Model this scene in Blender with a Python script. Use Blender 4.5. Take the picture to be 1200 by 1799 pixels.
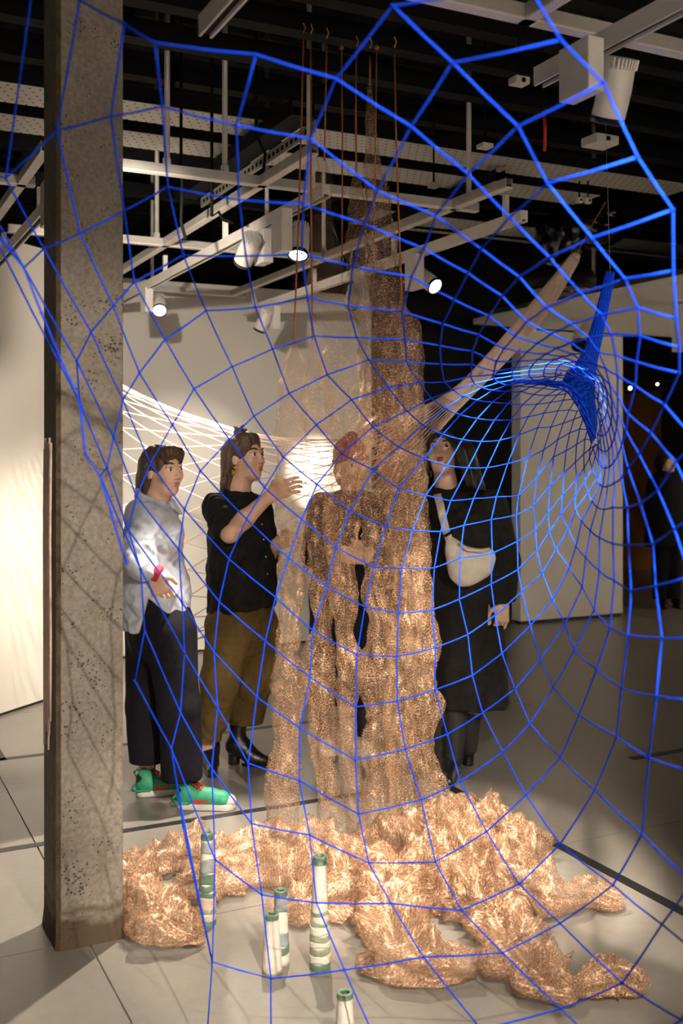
import bpy, bmesh, math, random
import numpy as np
from mathutils import Vector, Matrix, noise as mnoise
random.seed(4)
rng = np.random.default_rng(7)
for o in list(bpy.data.objects): bpy.data.objects.remove(o)
SC = bpy.context.scene
COL = SC.collection

# ------------------------------------------------------------------ camera, world, exposure
FPX, CX, HY, CAMZ = 1850.0, 600.0, 800.0, 1.58
cam = bpy.data.cameras.new('camera'); camo = bpy.data.objects.new('camera', cam); COL.objects.link(camo)
cam.sensor_fit = 'HORIZONTAL'; cam.sensor_width = 24.0; cam.lens = FPX/1200*24.0
cam.shift_y = -(899.5-HY)/1200.0
camo.location = (0, 0, CAMZ); camo.rotation_euler = (math.pi/2, 0, 0)
cam.clip_start = 0.05; cam.clip_end = 100
cam.dof.use_dof = True; cam.dof.focus_distance = 4.0; cam.dof.aperture_fstop = 3.3
SC.camera = camo
W = bpy.data.worlds.new('world'); SC.world = W; W.use_nodes = True
W.node_tree.nodes['Background'].inputs[0].default_value = (1.0, .93, .85, 1)
W.node_tree.nodes['Background'].inputs[1].default_value = 0.07
SC.view_settings.view_transform = 'Standard'; SC.view_settings.look = 'None'
SC.view_settings.exposure = 0.2; SC.view_settings.gamma = 1.0
SC.view_settings.use_curve_mapping = False
cy = SC.cycles; cy.max_bounces = 5; cy.diffuse_bounces = 3; cy.glossy_bounces = 3; cy.transmission_bounces = 2; cy.transparent_max_bounces = 12; cy.caustics_reflective = False; cy.caustics_refractive = False; cy.use_adaptive_sampling = True; cy.adaptive_threshold = .05

# ------------------------------------------------------------------ coordinates
def at(px, py, Y): return Vector(((px-CX)*Y/FPX, Y, CAMZ-(py-HY)*Y/FPX))
def fl(px, py, z=0.0):
    Y = FPX*(CAMZ-z)/(py-HY); return Vector(((px-CX)*Y/FPX, Y, z))
def fz(px, py, z): v = fl(px, py); v.z = z; return v
TH = math.radians(26.0)
D2 = Vector((math.cos(TH), math.sin(TH), 0)); D1 = Vector((-math.sin(TH), math.cos(TH), 0))
def pq(p, q, z=0.0): v = D2*p + D1*q; return Vector((v.x, v.y, z))
ROOM = Matrix.Rotation(TH, 4, 'Z')

# ------------------------------------------------------------------ materials
M = {}
def mat(name, col, rough=.6, metal=0.0, var=0.0, scale=20.0, bump=0.0, bscale=60.0, spec=.5, coat=0.0, sheen=0.0, col2=None, detail=4):
    m = bpy.data.materials.new(name); m.use_nodes = True; nt = m.node_tree; b = nt.nodes['Principled BSDF']
    b.inputs['Base Color'].default_value = (*col, 1); b.inputs['Roughness'].default_value = rough
    b.inputs['Metallic'].default_value = metal; b.inputs['Specular IOR Level'].default_value = spec
    b.inputs['Coat Weight'].default_value = coat; b.inputs['Sheen Weight'].default_value = sheen
    tc = nt.nodes.new('ShaderNodeTexCoord')
    if var > 0 or col2:
        n = nt.nodes.new('ShaderNodeTexNoise'); n.inputs['Scale'].default_value = scale; n.inputs['Detail'].default_value = detail
        nt.links.new(tc.outputs['Object'], n.inputs['Vector'])
        r = nt.nodes.new('ShaderNodeValToRGB')
        c2 = col2 or tuple(min(1, c*(1+var)) for c in col); c1 = col if col2 else tuple(c*(1-var) for c in col)
        r.color_ramp.elements[0].position = .35; r.color_ramp.elements[1].position = .65
        r.color_ramp.elements[0].color = (*c1, 1); r.color_ramp.elements[1].color = (*c2, 1)
        nt.links.new(n.outputs['Fac'], r.inputs['Fac']); nt.links.new(r.outputs['Color'], b.inputs['Base Color'])
    if bump > 0:
        n = nt.nodes.new('ShaderNodeTexNoise'); n.inputs['Scale'].default_value = bscale; n.inputs['Detail'].default_value = 5
        nt.links.new(tc.outputs['Object'], n.inputs['Vector'])
        bp = nt.nodes.new('ShaderNodeBump'); bp.inputs['Strength'].default_value = bump; bp.inputs['Distance'].default_value = .01
        nt.links.new(n.outputs['Fac'], bp.inputs['Height']); nt.links.new(bp.outputs['Normal'], b.inputs['Normal'])
    M[name] = m; return m
def emis(name, col, strength):
    m = bpy.data.materials.new(name); m.use_nodes = True; b = m.node_tree.nodes['Principled BSDF']
    b.inputs['Base Color'].default_value = (*col, 1)
    b.inputs['Emission Color'].default_value = (*col, 1); b.inputs['Emission Strength'].default_value = strength
    M[name] = m; return m
def N(nt, t, **kw):
    n = nt.nodes.new(t)
    for k, v in kw.items():
        if k in n.inputs.keys(): n.inputs[k].default_value = v
        else: setattr(n, k, v)
    return n
def ramp(nt, src, stops):
    r = nt.nodes.new('ShaderNodeValToRGB'); e = r.color_ramp.elements
    while len(e) < len(stops): e.new(.5)
    for i, (p, c) in enumerate(stops): e[i].position = p; e[i].color = (*c, 1) if len(c) == 3 else c
    nt.links.new(src, r.inputs['Fac']); return r
def mixc(nt, fac, a, b, mode='MIX'):
    m = nt.nodes.new('ShaderNodeMix'); m.data_type = 'RGBA'; m.blend_type = mode
    for s, v in ((m.inputs[0], fac), (m.inputs[6], a), (m.inputs[7], b)):
        if isinstance(v, (int, float)): s.default_value = v
        elif isinstance(v, tuple): s.default_value = (*v, 1)
        else: nt.links.new(v, s)
    return m.outputs[2]

mat('wall_white', (.70, .67, .62), .75, var=.03, scale=1.5, bump=.05, bscale=150)
mat('soffit_white', (.80, .77, .72), .75, var=.03, scale=2)
mat('black_wall', (.006, .006, .007), .85, var=.2, scale=3)
mat('black_ceiling', (.011, .0105, .010), .8, var=.5, scale=9, bump=.6, bscale=40)
mat('black_metal', (.006, .006, .0065), .7, spec=.15, var=.2, scale=30)
mat('grey_metal', (.50, .48, .45), .5, .3, var=.08, scale=12)
mat('white_metal', (.76, .73, .69), .5, var=.04, scale=9)
mat('lamp_white', (.72, .70, .67), .45, var=.03, scale=30)
mat('pipe_grey', (.20, .19, .18), .45, .5, var=.15, scale=8)
mat('skirting_dark', (.02, .02, .022), .6, var=.2, scale=10)
mat('tape_black', (.012, .012, .014), .45, var=.25, scale=60)
mat('seam_pale', (.45, .43, .40), .7, var=.1, scale=20)
mat('lens_dark', (.012, .012, .014), .15, spec=.6, var=.1, scale=50)
mat('red_tag', (.55, .03, .02), .5, var=.1, scale=60)
mat('plastic_black', (.008, .008, .009), .22, spec=.7, bump=.5, bscale=18, var=.2, scale=6)
mat('brown_wall', (.055, .034, .024), .7, var=.1, scale=2)
mat('orange_wall', (.22, .09, .012), .7, var=.1, scale=2)
mat('print_grey', (.30, .29, .27), .6, var=.25, scale=60)
mat('paper_white', (.8, .78, .75), .7, var=.02, scale=30)
emis('lamp_glow', (1, .97, .92), 26.0); emis('bulb_warm', (1, .8, .6), 14.0)
mat('skin', (.66, .42, .31), .5, var=.06, scale=25, bump=.05, bscale=300)
mat('skin_pale', (.68, .46, .355), .5, var=.06, scale=25, bump=.05, bscale=300)
mat('lips_soft', (.42, .16, .12), .4, var=.08, scale=60)
mat('lips_red', (.45, .015, .015), .35, var=.08, scale=60)
mat('eye_white', (.7, .67, .63), .25, var=.03, scale=90)
mat('eye_dark', (.02, .012, .008), .15, var=.1, scale=90)
mat('hair_brown', (.050, .028, .017), .45, var=.45, scale=45, bump=.5, bscale=140, col2=(.085, .048, .028))
mat('hair_black', (.012, .008, .007), .4, var=.4, scale=45, bump=.5, bscale=140, col2=(.035, .018, .013))
mat('brow_dark', (.03, .018, .012), .7, var=.2, scale=90)
mat('shirt_blue', (.46, .50, .60), .75, var=.06, scale=30, bump=.25, bscale=45, sheen=.1)
mat('cloth_navy', (.008, .0075, .013), .85, var=.2, scale=40, bump=.2, bscale=60, spec=.2)
mat('cloth_black', (.010, .010, .011), .85, var=.25, scale=40, bump=.25, bscale=50, spec=.2)
mat('cloth_coat', (.014, .013, .013), .8, var=.25, scale=30, bump=.25, bscale=40, spec=.2)
mat('cloth_olive', (.105, .068, .022), .8, var=.12, scale=40, bump=.25, bscale=50, spec=.2)
mat('cloth_red', (.50, .02, .04), .7, var=.1, scale=40)
mat('sock_maroon', (.085, .025, .032), .9, var=.35, scale=180, bump=.4, bscale=250)
mat('tights_dark', (.022, .018, .020), .7, var=.15, scale=80)
mat('leather_black', (.010, .009, .009), .28, spec=.6, bump=.3, bscale=70, var=.2, scale=30)
mat('wool_burgundy', (.20, .012, .055), .9, var=.2, scale=90, bump=.6, bscale=160, sheen=.1)
mat('bag_cream', (.70, .65, .57), .65, var=.05, scale=30, bump=.3, bscale=25)
mat('shoe_green', (.03, .32, .17), .55, var=.08, scale=60); mat('shoe_white', (.72, .70, .64), .5, var=.05, scale=60)
mat('shoe_dark', (.012, .018, .016), .6, var=.2, scale=60); mat('shoe_red', (.58, .035, .02), .5, var=.08, scale=80)
mat('shoe_cream', (.55, .50, .42), .6, var=.06, scale=60)
mat('gold', (.75, .45, .12), .3, 1.0, bump=.4, bscale=120, var=.1, scale=50)
mat('silver', (.7, .7, .7), .25, 1.0, var=.05, scale=50)
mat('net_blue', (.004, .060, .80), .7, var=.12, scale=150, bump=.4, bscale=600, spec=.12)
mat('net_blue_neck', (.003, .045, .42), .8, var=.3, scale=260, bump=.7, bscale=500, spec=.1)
mat('net_pink', (.86, .66, .57), .7, var=.08, scale=120, bump=.3, bscale=500, spec=.3)
mat('copper_cord', (.50, .17, .075), .5, .35, var=.25, scale=160, bump=.4, bscale=300)
mat('vase_white', (.72, .68, .60), .5, var=.05, scale=35, bump=.25, bscale=90)
mat('vase_green', (.13, .22, .16), .42, var=.25, scale=30, bump=.2, bscale=90)
mat('vase_greyblue', (.32, .36, .37), .45, var=.22, scale=28, bump=.2, bscale=90)
mat('vase_sage', (.30, .36, .25), .5, var=.2, scale=30, bump=.2, bscale=90)
mat('vase_peach', (.62, .48, .37), .55, var=.1, scale=35, bump=.25, bscale=90)
mat('vase_inside', (.012, .014, .012), .7, var=.1, scale=30)

# floor concrete
m = bpy.data.materials.new('floor_concrete'); m.use_nodes = True; nt = m.node_tree; b = nt.nodes['Principled BSDF']; M['floor_concrete'] = m
tc = N(nt, 'ShaderNodeTexCoord'); n1 = N(nt, 'ShaderNodeTexNoise', Scale=1.1, Detail=7.0, Roughness=.62); n2 = N(nt, 'ShaderNodeTexNoise', Scale=22.0, Detail=6.0, Roughness=.7)
for n in (n1, n2): nt.links.new(tc.outputs['Object'], n.inputs['Vector'])
r1 = ramp(nt, n1.outputs['Fac'], [(.25, (.205, .189, .168)), (.75, (.25, .233, .208))]); r2 = ramp(nt, n2.outputs['Fac'], [(.25, (.86, .86, .86)), (.75, (1.06, 1.06, 1.06))])
nt.links.new(mixc(nt, 1.0, r1.outputs['Color'], r2.outputs['Color'], 'MULTIPLY'), b.inputs['Base Color'])
rr = ramp(nt, n1.outputs['Fac'], [(.3, (.29,)*3), (.7, (.34,)*3)]); nt.links.new(rr.outputs['Color'], b.inputs['Roughness'])
b.inputs['Specular IOR Level'].default_value = .55
bp = N(nt, 'ShaderNodeBump', Strength=.04, Distance=.004); nt.links.new(n2.outputs['Fac'], bp.inputs['Height']); nt.links.new(bp.outputs['Normal'], b.inputs['Normal'])

# column concrete: pits, pale aggregate, stained foot
m = bpy.data.materials.new('column_concrete'); m.use_nodes = True; nt = m.node_tree; b = nt.nodes['Principled BSDF']; M['column_concrete'] = m
tc = N(nt, 'ShaderNodeTexCoord'); OB = tc.outputs['Object']
n1 = N(nt, 'ShaderNodeTexNoise', Scale=4.0, Detail=6.0, Roughness=.6); n2 = N(nt, 'ShaderNodeTexNoise', Scale=70.0, Detail=5.0); v1 = N(nt, 'ShaderNodeTexVoronoi', Scale=75.0); v2 = N(nt, 'ShaderNodeTexVoronoi', Scale=110.0)
n3 = N(nt, 'ShaderNodeTexNoise', Scale=9.0, Detail=3.0)
for n in (n1, n2, v1, v2, n3): nt.links.new(OB, n.inputs['Vector'])
base = ramp(nt, n1.outputs['Fac'], [(.3, (.215, .185, .150)), (.72, (.32, .285, .24))]).outputs['Color']
base = mixc(nt, 1.0, base, ramp(nt, n2.outputs['Fac'], [(.3, (.72, .72, .72)), (.7, (1.12, 1.12, 1.12))]).outputs['Color'], 'MULTIPLY')
mm = N(nt, 'ShaderNodeMath', operation='ADD'); nt.links.new(v1.outputs['Distance'], mm.inputs[0])
sub = N(nt, 'ShaderNodeMath', operation='MULTIPLY_ADD'); nt.links.new(n3.outputs['Fac'], sub.inputs[0]); sub.inputs[1].default_value = -1.3; sub.inputs[2].default_value = .70
nt.links.new(sub.outputs[0], mm.inputs[1])
pit = ramp(nt, mm.outputs[0], [(.13, (1, 1, 1)), (.2, (0, 0, 0))])
base = mixc(nt, pit.outputs['Color'], base, (.085, .066, .05))
pale = ramp(nt, v2.outputs['Distance'], [(.08, (1, 1, 1)), (.16, (0, 0, 0))])
pm = N(nt, 'ShaderNodeMath', operation='MULTIPLY'); nt.links.new(pale.outputs['Color'], pm.inputs[0]); nt.links.new(ramp(nt, n1.outputs['Fac'], [(.5, (0, 0, 0)), (.7, (.55, .55, .55))]).outputs['Color'], pm.inputs[1])
base = mixc(nt, pm.outputs[0], base, (.50, .46, .40))
sx = N(nt, 'ShaderNodeSeparateXYZ'); nt.links.new(OB, sx.inputs[0])
zz = N(nt, 'ShaderNodeMath', operation='MULTIPLY_ADD'); nt.links.new(n3.outputs['Fac'], zz.inputs[0]); zz.inputs[1].default_value = -.14; nt.links.new(sx.outputs['Z'], zz.inputs[2])
dirt = ramp(nt, zz.outputs[0], [(.0, (1, 1, 1)), (.03, (.25, .25, .25)), (.05, (.75, .75, .75)), (.075, (0, 0, 0))])
base = mixc(nt, dirt.outputs['Color'], base, (.085, .055, .032))
nt.links.new(base, b.inputs['Base Color']); b.inputs['Roughness'].default_value = .85
bp = N(nt, 'ShaderNodeBump', Strength=.6, Distance=.006); inv = N(nt, 'ShaderNodeMath', operation='SUBTRACT'); nt.links.new(n2.outputs['Fac'], inv.inputs[0]); nt.links.new(pit.outputs['Color'], inv.inputs[1])
nt.links.new(inv.outputs[0], bp.inputs['Height']); nt.links.new(bp.outputs['Normal'], b.inputs['Normal'])
mat('column_edge', (.12, .085, .05), .85, var=.35, scale=25, bump=.5, bscale=60)

# perforated tray
m = bpy.data.materials.new('tray_perforated'); m.use_nodes = True; nt = m.node_tree; b = nt.nodes['Principled BSDF']; M['tray_perforated'] = m
tc = N(nt, 'ShaderNodeTexCoord'); bt = N(nt, 'ShaderNodeTexBrick', Scale=1.0); bt.offset = .5
bt.inputs['Color1'].default_value = bt.inputs['Color2'].default_value = (0, 0, 0, 1); bt.inputs['Mortar'].default_value = (1, 1, 1, 1)
bt.inputs['Brick Width'].default_value = .05; bt.inputs['Row Height'].default_value = .05; bt.inputs['Mortar Size'].default_value = .019; bt.inputs['Mortar Smooth'].default_value = 0
nt.links.new(tc.outputs['Object'], bt.inputs['Vector'])
nt.links.new(mixc(nt, bt.outputs['Color'], (.012, .012, .012), (.62, .60, .56)), b.inputs['Base Color']); b.inputs['Roughness'].default_value = .5; b.inputs['Metallic'].default_value = .3

# knitted copper wire: an open mesh, part wire and part air
def copper(name, dens, tint):
    m = bpy.data.materials.new(name); m.use_nodes = True; nt = m.node_tree; b = nt.nodes['Principled BSDF']; M[name] = m
    uv = N(nt, 'ShaderNodeUVMap'); out = nt.nodes['Material Output']
    n1 = N(nt, 'ShaderNodeTexNoise', Scale=150.0, Detail=4.0, Roughness=.7); n2 = N(nt, 'ShaderNodeTexNoise', Scale=14.0, Detail=4.0, Roughness=.6); v = N(nt, 'ShaderNodeTexVoronoi', Scale=170.0)
    mp = N(nt, 'ShaderNodeMapping'); mp.inputs['Scale'].default_value = (1.1, 1.15, 1); nt.links.new(uv.outputs[0], mp.inputs['Vector'])
    for n in (n1, n2, v): nt.links.new(mp.outputs[0], n.inputs['Vector'])
    c = ramp(nt, n1.outputs['Fac'], [(.36, tuple(x*.38 for x in tint)), (.53, tint), (.64, (1.0, .76, .55))])  # pale last stop paints the sparkle of the wire into its colour
    nt.links.new(c.outputs['Color'], b.inputs['Base Color'])
    b.inputs['Metallic'].default_value = .35; b.inputs['Roughness'].default_value = .42
    bp = N(nt, 'ShaderNodeBump', Strength=.9, Distance=.004); nt.links.new(v.outputs['Color'], bp.inputs['Height']); nt.links.new(bp.outputs['Normal'], b.inputs['Normal'])
    a1 = N(nt, 'ShaderNodeMath', operation='MULTIPLY_ADD'); nt.links.new(n1.outputs['Fac'], a1.inputs[0]); a1.inputs[1].default_value = 1.9; a1.inputs[2].default_value = dens-.95
    a2 = N(nt, 'ShaderNodeMath', operation='MULTIPLY_ADD', use_clamp=True); nt.links.new(n2.outputs['Fac'], a2.inputs[0]); a2.inputs[1].default_value = .7; nt.links.new(a1.outputs[0], a2.inputs[2])
    sh = N(nt, 'ShaderNodeMath', operation='SUBTRACT', use_clamp=True); nt.links.new(a2.outputs[0], sh.inputs[0]); sh.inputs[1].default_value = .35
    at_ = N(nt, 'ShaderNodeAttribute'); at_.attribute_name = 'knit_tightness'; ml = N(nt, 'ShaderNodeMath', operation='MULTIPLY'); nt.links.new(sh.outputs[0], ml.inputs[0]); nt.links.new(at_.outputs['Fac'], ml.inputs[1])
    nt.links.new(ml.outputs[0], b.inputs['Alpha'])
    return m
copper('copper_mesh', .27, (.56, .33, .19)); copper('copper_mesh_dense', .44, (.66, .375, .215))

# ------------------------------------------------------------------ object helpers
def setp(o, label=None, cat=None, group=None, kind=None):
    if label: o['label'] = label
    if cat: o['category'] = cat
    if group: o['group'] = group
    if kind: o['kind'] = kind
    return o
def empty(name, loc=(0, 0, 0), label=None, cat=None, group=None):
    o = bpy.data.objects.new(name, None); COL.objects.link(o); o.location = loc; o.empty_display_size = .05
    return setp(o, label, cat, group)
def link(name, me, mt, parent=None, smooth=False):
    o = bpy.data.objects.new(name, me); COL.objects.link(o)
    if mt is not None: me.materials.clear(); me.materials.append(M[mt] if isinstance(mt, str) else mt)
    if smooth and len(me.polygons): me.polygons.foreach_set('use_smooth', np.ones(len(me.polygons), dtype=bool))
    if parent is not None:
        o.parent = parent; o.matrix_parent_inverse = Matrix.Translation(parent.location).inverted()
    return o
class MB:
    def __init__(s): s.v = []; s.f = []
    def add(s, vs, fs):
        k = len(s.v); s.v += [tuple(v) for v in vs]; s.f += [tuple(i+k for i in f) for f in fs]; return s
    def box(s, lo, hi, mtx=None):
        x0, y0, z0 = lo; x1, y1, z1 = hi
        vs = [Vector(c) for c in ((x0, y0, z0), (x1, y0, z0), (x1, y1, z0), (x0, y1, z0), (x0, y0, z1), (x1, y0, z1), (x1, y1, z1), (x0, y1, z1))]
        if mtx is not None: vs = [mtx @ v for v in vs]
        return s.add(vs, [(0, 3, 2, 1), (4, 5, 6, 7), (0, 1, 5, 4), (1, 2, 6, 5), (2, 3, 7, 6), (3, 0, 4, 7)])
    def pbox(s, p0, p1, q0, q1, z0, z1): return s.box((p0, q0, z0), (p1, q1, z1), ROOM)
    def tube(s, pts, r, n=8, cap=True):
        pts = [Vector(p) for p in pts]; rs = r if isinstance(r, (list, tuple)) else [r]*len(pts)
        k0 = len(s.v); up = None
        for i, p in enumerate(pts):
            t = (pts[min(i+1, len(pts)-1)]-pts[max(i-1, 0)])
            if t.length < 1e-9: t = Vector((0, 0, 1))
            t.normalize()
            if up is None: up = Vector((0, 0, 1)) if abs(t.z) < .9 else Vector((1, 0, 0))
            a = t.cross(up)
            if a.length < 1e-5: a = t.cross(Vector((0.3, 1, .2)))
            a.normalize(); bb = t.cross(a).normalized(); up = -bb if False else up
            for j in range(n):
                w = 2*math.pi*j/n; s.v.append(tuple(p+(a*math.cos(w)+bb*math.sin(w))*rs[i]))
        for i in range(len(pts)-1):
            for j in range(n):
                j2 = (j+1) % n; s.f.append((k0+i*n+j, k0+i*n+j2, k0+(i+1)*n+j2, k0+(i+1)*n+j))
        if cap:
            s.f.append(tuple(k0+j for j in range(n))[::-1]); s.f.append(tuple(k0+(len(pts)-1)*n+j for j in range(n)))
        return s
    def seg(s, a, b, r, n=5): return s.tube([a, b], r, n)
    def lathe(s, prof, n=28, mtx=None, caps=(True, True)):
        k0 = len(s.v)
        for (r, z) in prof:
            for j in range(n):
                w = 2*math.pi*j/n; v = Vector((r*math.cos(w), r*math.sin(w), z)); s.v.append(tuple(mtx @ v if mtx is not None else v))
        for i in range(len(prof)-1):
            for j in range(n):
                j2 = (j+1) % n; s.f.append((k0+i*n+j, k0+i*n+j2, k0+(i+1)*n+j2, k0+(i+1)*n+j))
        if caps[0]: s.f.append(tuple(k0+j for j in range(n))[::-1])
        if caps[1]: s.f.append(tuple(k0+(len(prof)-1)*n+j for j in range(n)))
        return s
    def ball(s, c, r, n=10, mtx=None):
        k = 6; prof = [(max(1e-4, math.sin(math.pi*i/k)), -math.cos(math.pi*i/k)) for i in range(k+1)]
        rr = r if isinstance(r, (tuple, list)) else (r, r, r)
        T = Matrix.Translation(c) @ (mtx if mtx is not None else Matrix.Identity(4)) @ Matrix.Diagonal((*rr, 1))
        return s.lathe(prof, n, T, (False, False))
    def build(s, name, mt, parent=None, smooth=False, bevel=0.0):
        me = bpy.data.meshes.new(name); me.from_pydata(s.v, [], s.f); me.update()
        o = link(name, me, mt, parent, smooth)
        if bevel > 0:
            b = o.modifiers.new('bevel', 'BEVEL'); b.width = bevel; b.segments = 2; b.limit_method = 'ANGLE'
        return o
def struct(name, mb, mt, label, cat, bevel=0.0, smooth=False):
    o = mb.build(name, mt, None, smooth, bevel); return setp(o, label, cat, kind='structure')

# ------------------------------------------------------------------ the room
floor = empty('floor', (0, 0, 0), 'polished grey concrete floor of the gallery', 'floor'); floor['kind'] = 'structure'
MB().pbox(-14, 20, -8, 22, -.12, -.008).build('subfloor', 'seam_pale', floor)
P0, Q0, SL, GAP = .76, 3.45, 3.22, .003
for i in range(-3, 5):
    for j in range(-2, 5):
        MB().pbox(P0+i*SL+GAP, P0+(i+1)*SL-GAP, Q0+j*SL+GAP, Q0+(j+1)*SL-GAP, -.05, 0).build('floor_slab', 'floor_concrete', floor)
def tape(a, b, w, label):
    a = Vector((a.x, a.y, 0)); b = Vector((b.x, b.y, 0)); d = (b-a).normalized(); s = Vector((-d.y, d.x, 0))*w/2; t = Vector((0, 0, .0012))
    mb = MB().add([a-s, b-s, b+s, a+s, a-s+t, b-s+t, b+s+t, a+s+t], [(0, 3, 2, 1), (4, 5, 6, 7), (0, 1, 5, 4), (1, 2, 6, 5), (2, 3, 7, 6), (3, 0, 4, 7)])
    setp(mb.build('floor_tape', 'tape_black'), label, 'tape', 'black tape lines on the floor')
qa = 3.93; 
def pfl(px, py):
    v = fl(px, py); return v.dot(D2), v.dot(D1)
p_, q_ = pfl(300, 1447); tape(pq(-1.2, q_), pq(2.33, q_), .045, 'black floor tape running behind the column below the green sneakers')
p2_, q2_ = pfl(300, 1298); tape(pq(-1.2, q2_), pq(3.2, q2_), .045, 'black floor tape running left to right behind the brown trousers')
p3_, q3_ = pfl(1000, 1495); tape(pq(p3_, 1.2), pq(p3_, q_+.0), .05, 'black floor tape running diagonally beside the copper pile on the right')
a_ = fl(1108, 1333); p4_, q4_ = a_.dot(D2), a_.dot(D1); tape(pq(p4_, q4_), pq(p4_+1.6, q4_), .05, 'short black floor tape far right beyond the blue net')
# left hand tape stub meeting the far line
a_ = fl(0, 1332); tape(fl(-18, 1300), fl(3, 1336), .05, 'black floor tape stub at the left picture edge')

# walls
WQ, WH = 8.1, 2.96
back = MB().pbox(.6, 4.24, WQ, WQ+.14, .02, WH); struct('wall_back', back, 'wall_white', 'large white gallery wall behind the visitors', 'wall')
struct('baseboard_back', MB().pbox(.61, 4.23, WQ+.015, WQ+.1, 0, .02), 'skirting_dark', 'dark skirting strip under the white back wall', 'baseboard')
ra = MB().pbox(5.81, 7.03, WQ, WQ+.14, .03, 2.76); struct('wall_right', ra, 'wall_white', 'white freestanding wall panel below the soffit on the right', 'wall')
struct('baseboard_right', MB().pbox(5.82, 7.02, WQ+.015, WQ+.1, 0, .03), 'skirting_dark', 'dark gap under the right wall panel', 'baseboard')
a_, b_ = fl(-160, 1312), fl(80, 1233); dd = (b_-a_).normalized(); nn = Vector((-dd.y, dd.x, 0))
b_ = b_+dd*.5; a_ = a_-dd*1.2
def slab(a, b, n, th, z0, z1):
    up0, up1 = Vector((0, 0, z0)), Vector((0, 0, z1))
    return MB().add([a+up0, b+up0, b+n*th+up0, a+n*th+up0, a+up1, b+up1, b+n*th+up1, a+n*th+up1], [(0, 3, 2, 1), (4, 5, 6, 7), (0, 1, 5, 4), (1, 2, 6, 5), (2, 3, 7, 6), (3, 0, 4, 7)])
struct('wall_left', slab(a_, b_, nn, .14, .02, 2.9), 'wall_white', 'white angled wall panel left of the concrete column', 'wall')
struct('baseboard_left', slab(a_+nn*.015, b_+nn*.015, nn, .1, 0, .02), 'skirting_dark', 'dark gap under the angled left wall panel', 'baseboard')
# dark shell of the hall
struct('wall_far', MB().pbox(-10, 16, 17.5, 17.7, 0, 4.6), 'black_wall', 'black far wall of the hall', 'wall')
struct('wall_hall_left', MB().pbox(-10.2, -10, -3, 17.5, 0, 4.6), 'black_wall', 'black side wall of the hall far left', 'wall')
struct('wall_hall_right', MB().pbox(13.0, 13.2, -3, 17.5, 0, 4.6), 'black_wall', 'black side wall of the hall far right', 'wall')
struct('wall_rear_bounce', MB().pbox(-10, 13, -3.2, -3, 0, 4.6), 'wall_white', 'unseen wall behind the viewer made white to bounce fill light', 'wall')  # out of view, kept white so it throws soft fill forward
struct('wall_dark_opening', MB().pbox(3.9, 6.75, 9.0, 9.1, 0, 4.4), 'black_wall', 'black sheet standing in for the dark opening between the white walls', 'wall')  # black colour carries the darkness of the space behind the opening
struct('wall_side_bounce', MB().pbox(9.6, 9.75, 3.0, 8.1, 0, 2.777), 'wall_white', 'unseen white side wall added beyond the right picture edge to bounce light onto the soffit', 'wall')  # out of view, added to throw light up onto the soffit
# corrugated ceiling
mb = MB(); zc = 4.35
for k in range(-22, 70):
    q = k*.24
    prof = [(q, zc), (q+.10, zc), (q+.13, zc-.06), (q+.21, zc-.06), (q+.24, zc)]
    for (qa, za), (qb, zb) in zip(prof[:-1], prof[1:]):
        mb.add([pq(-10, qa, za), pq(13, qa, za), pq(13, qb, zb), pq(-10, qb, zb)], [(0, 1, 2, 3)])
struct('ceiling', mb, 'black_ceiling', 'black corrugated ceiling of the hall', 'ceiling')
# soffit
so = empty('ceiling_soffit', pq(5.3, 5.4, 2.777), 'white soffit panel hanging on the right above the wall panel', 'soffit'); so['kind'] = 'structure'
MB().pbox(5.3, 9.6, 3.2, WQ+.02, 2.777, 2.83).build('panel', 'soffit_white', so)
MB().pbox(5.42, 5.47, 3.2, WQ, 2.83, 2.90).build('edge_rail', 'pipe_grey', so)
for q in (4.2, 5.5, 6.8): MB().seg(pq(5.6, q, 2.8), pq(5.6, q, 4.35), .016, 8).build('hanger_rod', 'grey_metal', so)
# beyond the panel on the right
struct('wall_brown', MB().pbox(6.6, 13, 13.4, 13.5, 0, 4.2), 'brown_wall', 'dim brown wall in the room behind the right panel', 'wall')
struct('wall_orange', MB().pbox(8.86, 10.5, 11.3, 11.4, 0, 2.5), 'orange_wall', 'dim orange wall at the right picture edge', 'wall')
o_ = empty('door_1', at(1185, 1080, 12.2), 'black door frame in the dim room on the right', 'door'); o_['kind'] = 'structure'
MB().pbox(8.66, 8.78, 11.3, 11.36, 0, 2.5).build('door_post', 'black_metal', o_); MB().pbox(7.2, 8.78, 11.3, 11.36, 2.26, 2.36).build('door_head', 'black_metal', o_)

# column
co = empty('concrete_column', pq(.76, 3.52, 0), 'weathered square concrete column in the left foreground', 'column'); co['kind'] = 'structure'
def prism(name, poly, z0, z1, mt, parent, taper=0.0):
    c = sum((Vector(p) for p in poly), Vector((0, 0)))/len(poly); n = len(poly)
    vs = [pq(x+(x-c.x)*taper, y+(y-c.y)*taper, z0) for x, y in poly]+[pq(x, y, z1) for x, y in poly]
    fs = [tuple(range(n))[::-1], tuple(range(n, 2*n))]+[(i, (i+1) % n, n+(i+1) % n, n+i) for i in range(n)]
    return MB().add(vs, fs).build(name, mt, parent)
p0, p1, q0, q1, ch = .655, .868, 3.408, 3.632, .012
prism('shaft', [(p0+ch, q0), (p1-.004, q0), (p1, q0+.004), (p1, q1), (p0, q1), (p0, q0+ch)], .06, 4.35, 'column_concrete', co)
prism('foot', [(p0+ch, q0), (p1-.004, q0), (p1, q0+.004), (p1, q1), (p0, q1), (p0, q0+ch)], 0, .06, 'column_concrete', co, .05)
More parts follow.
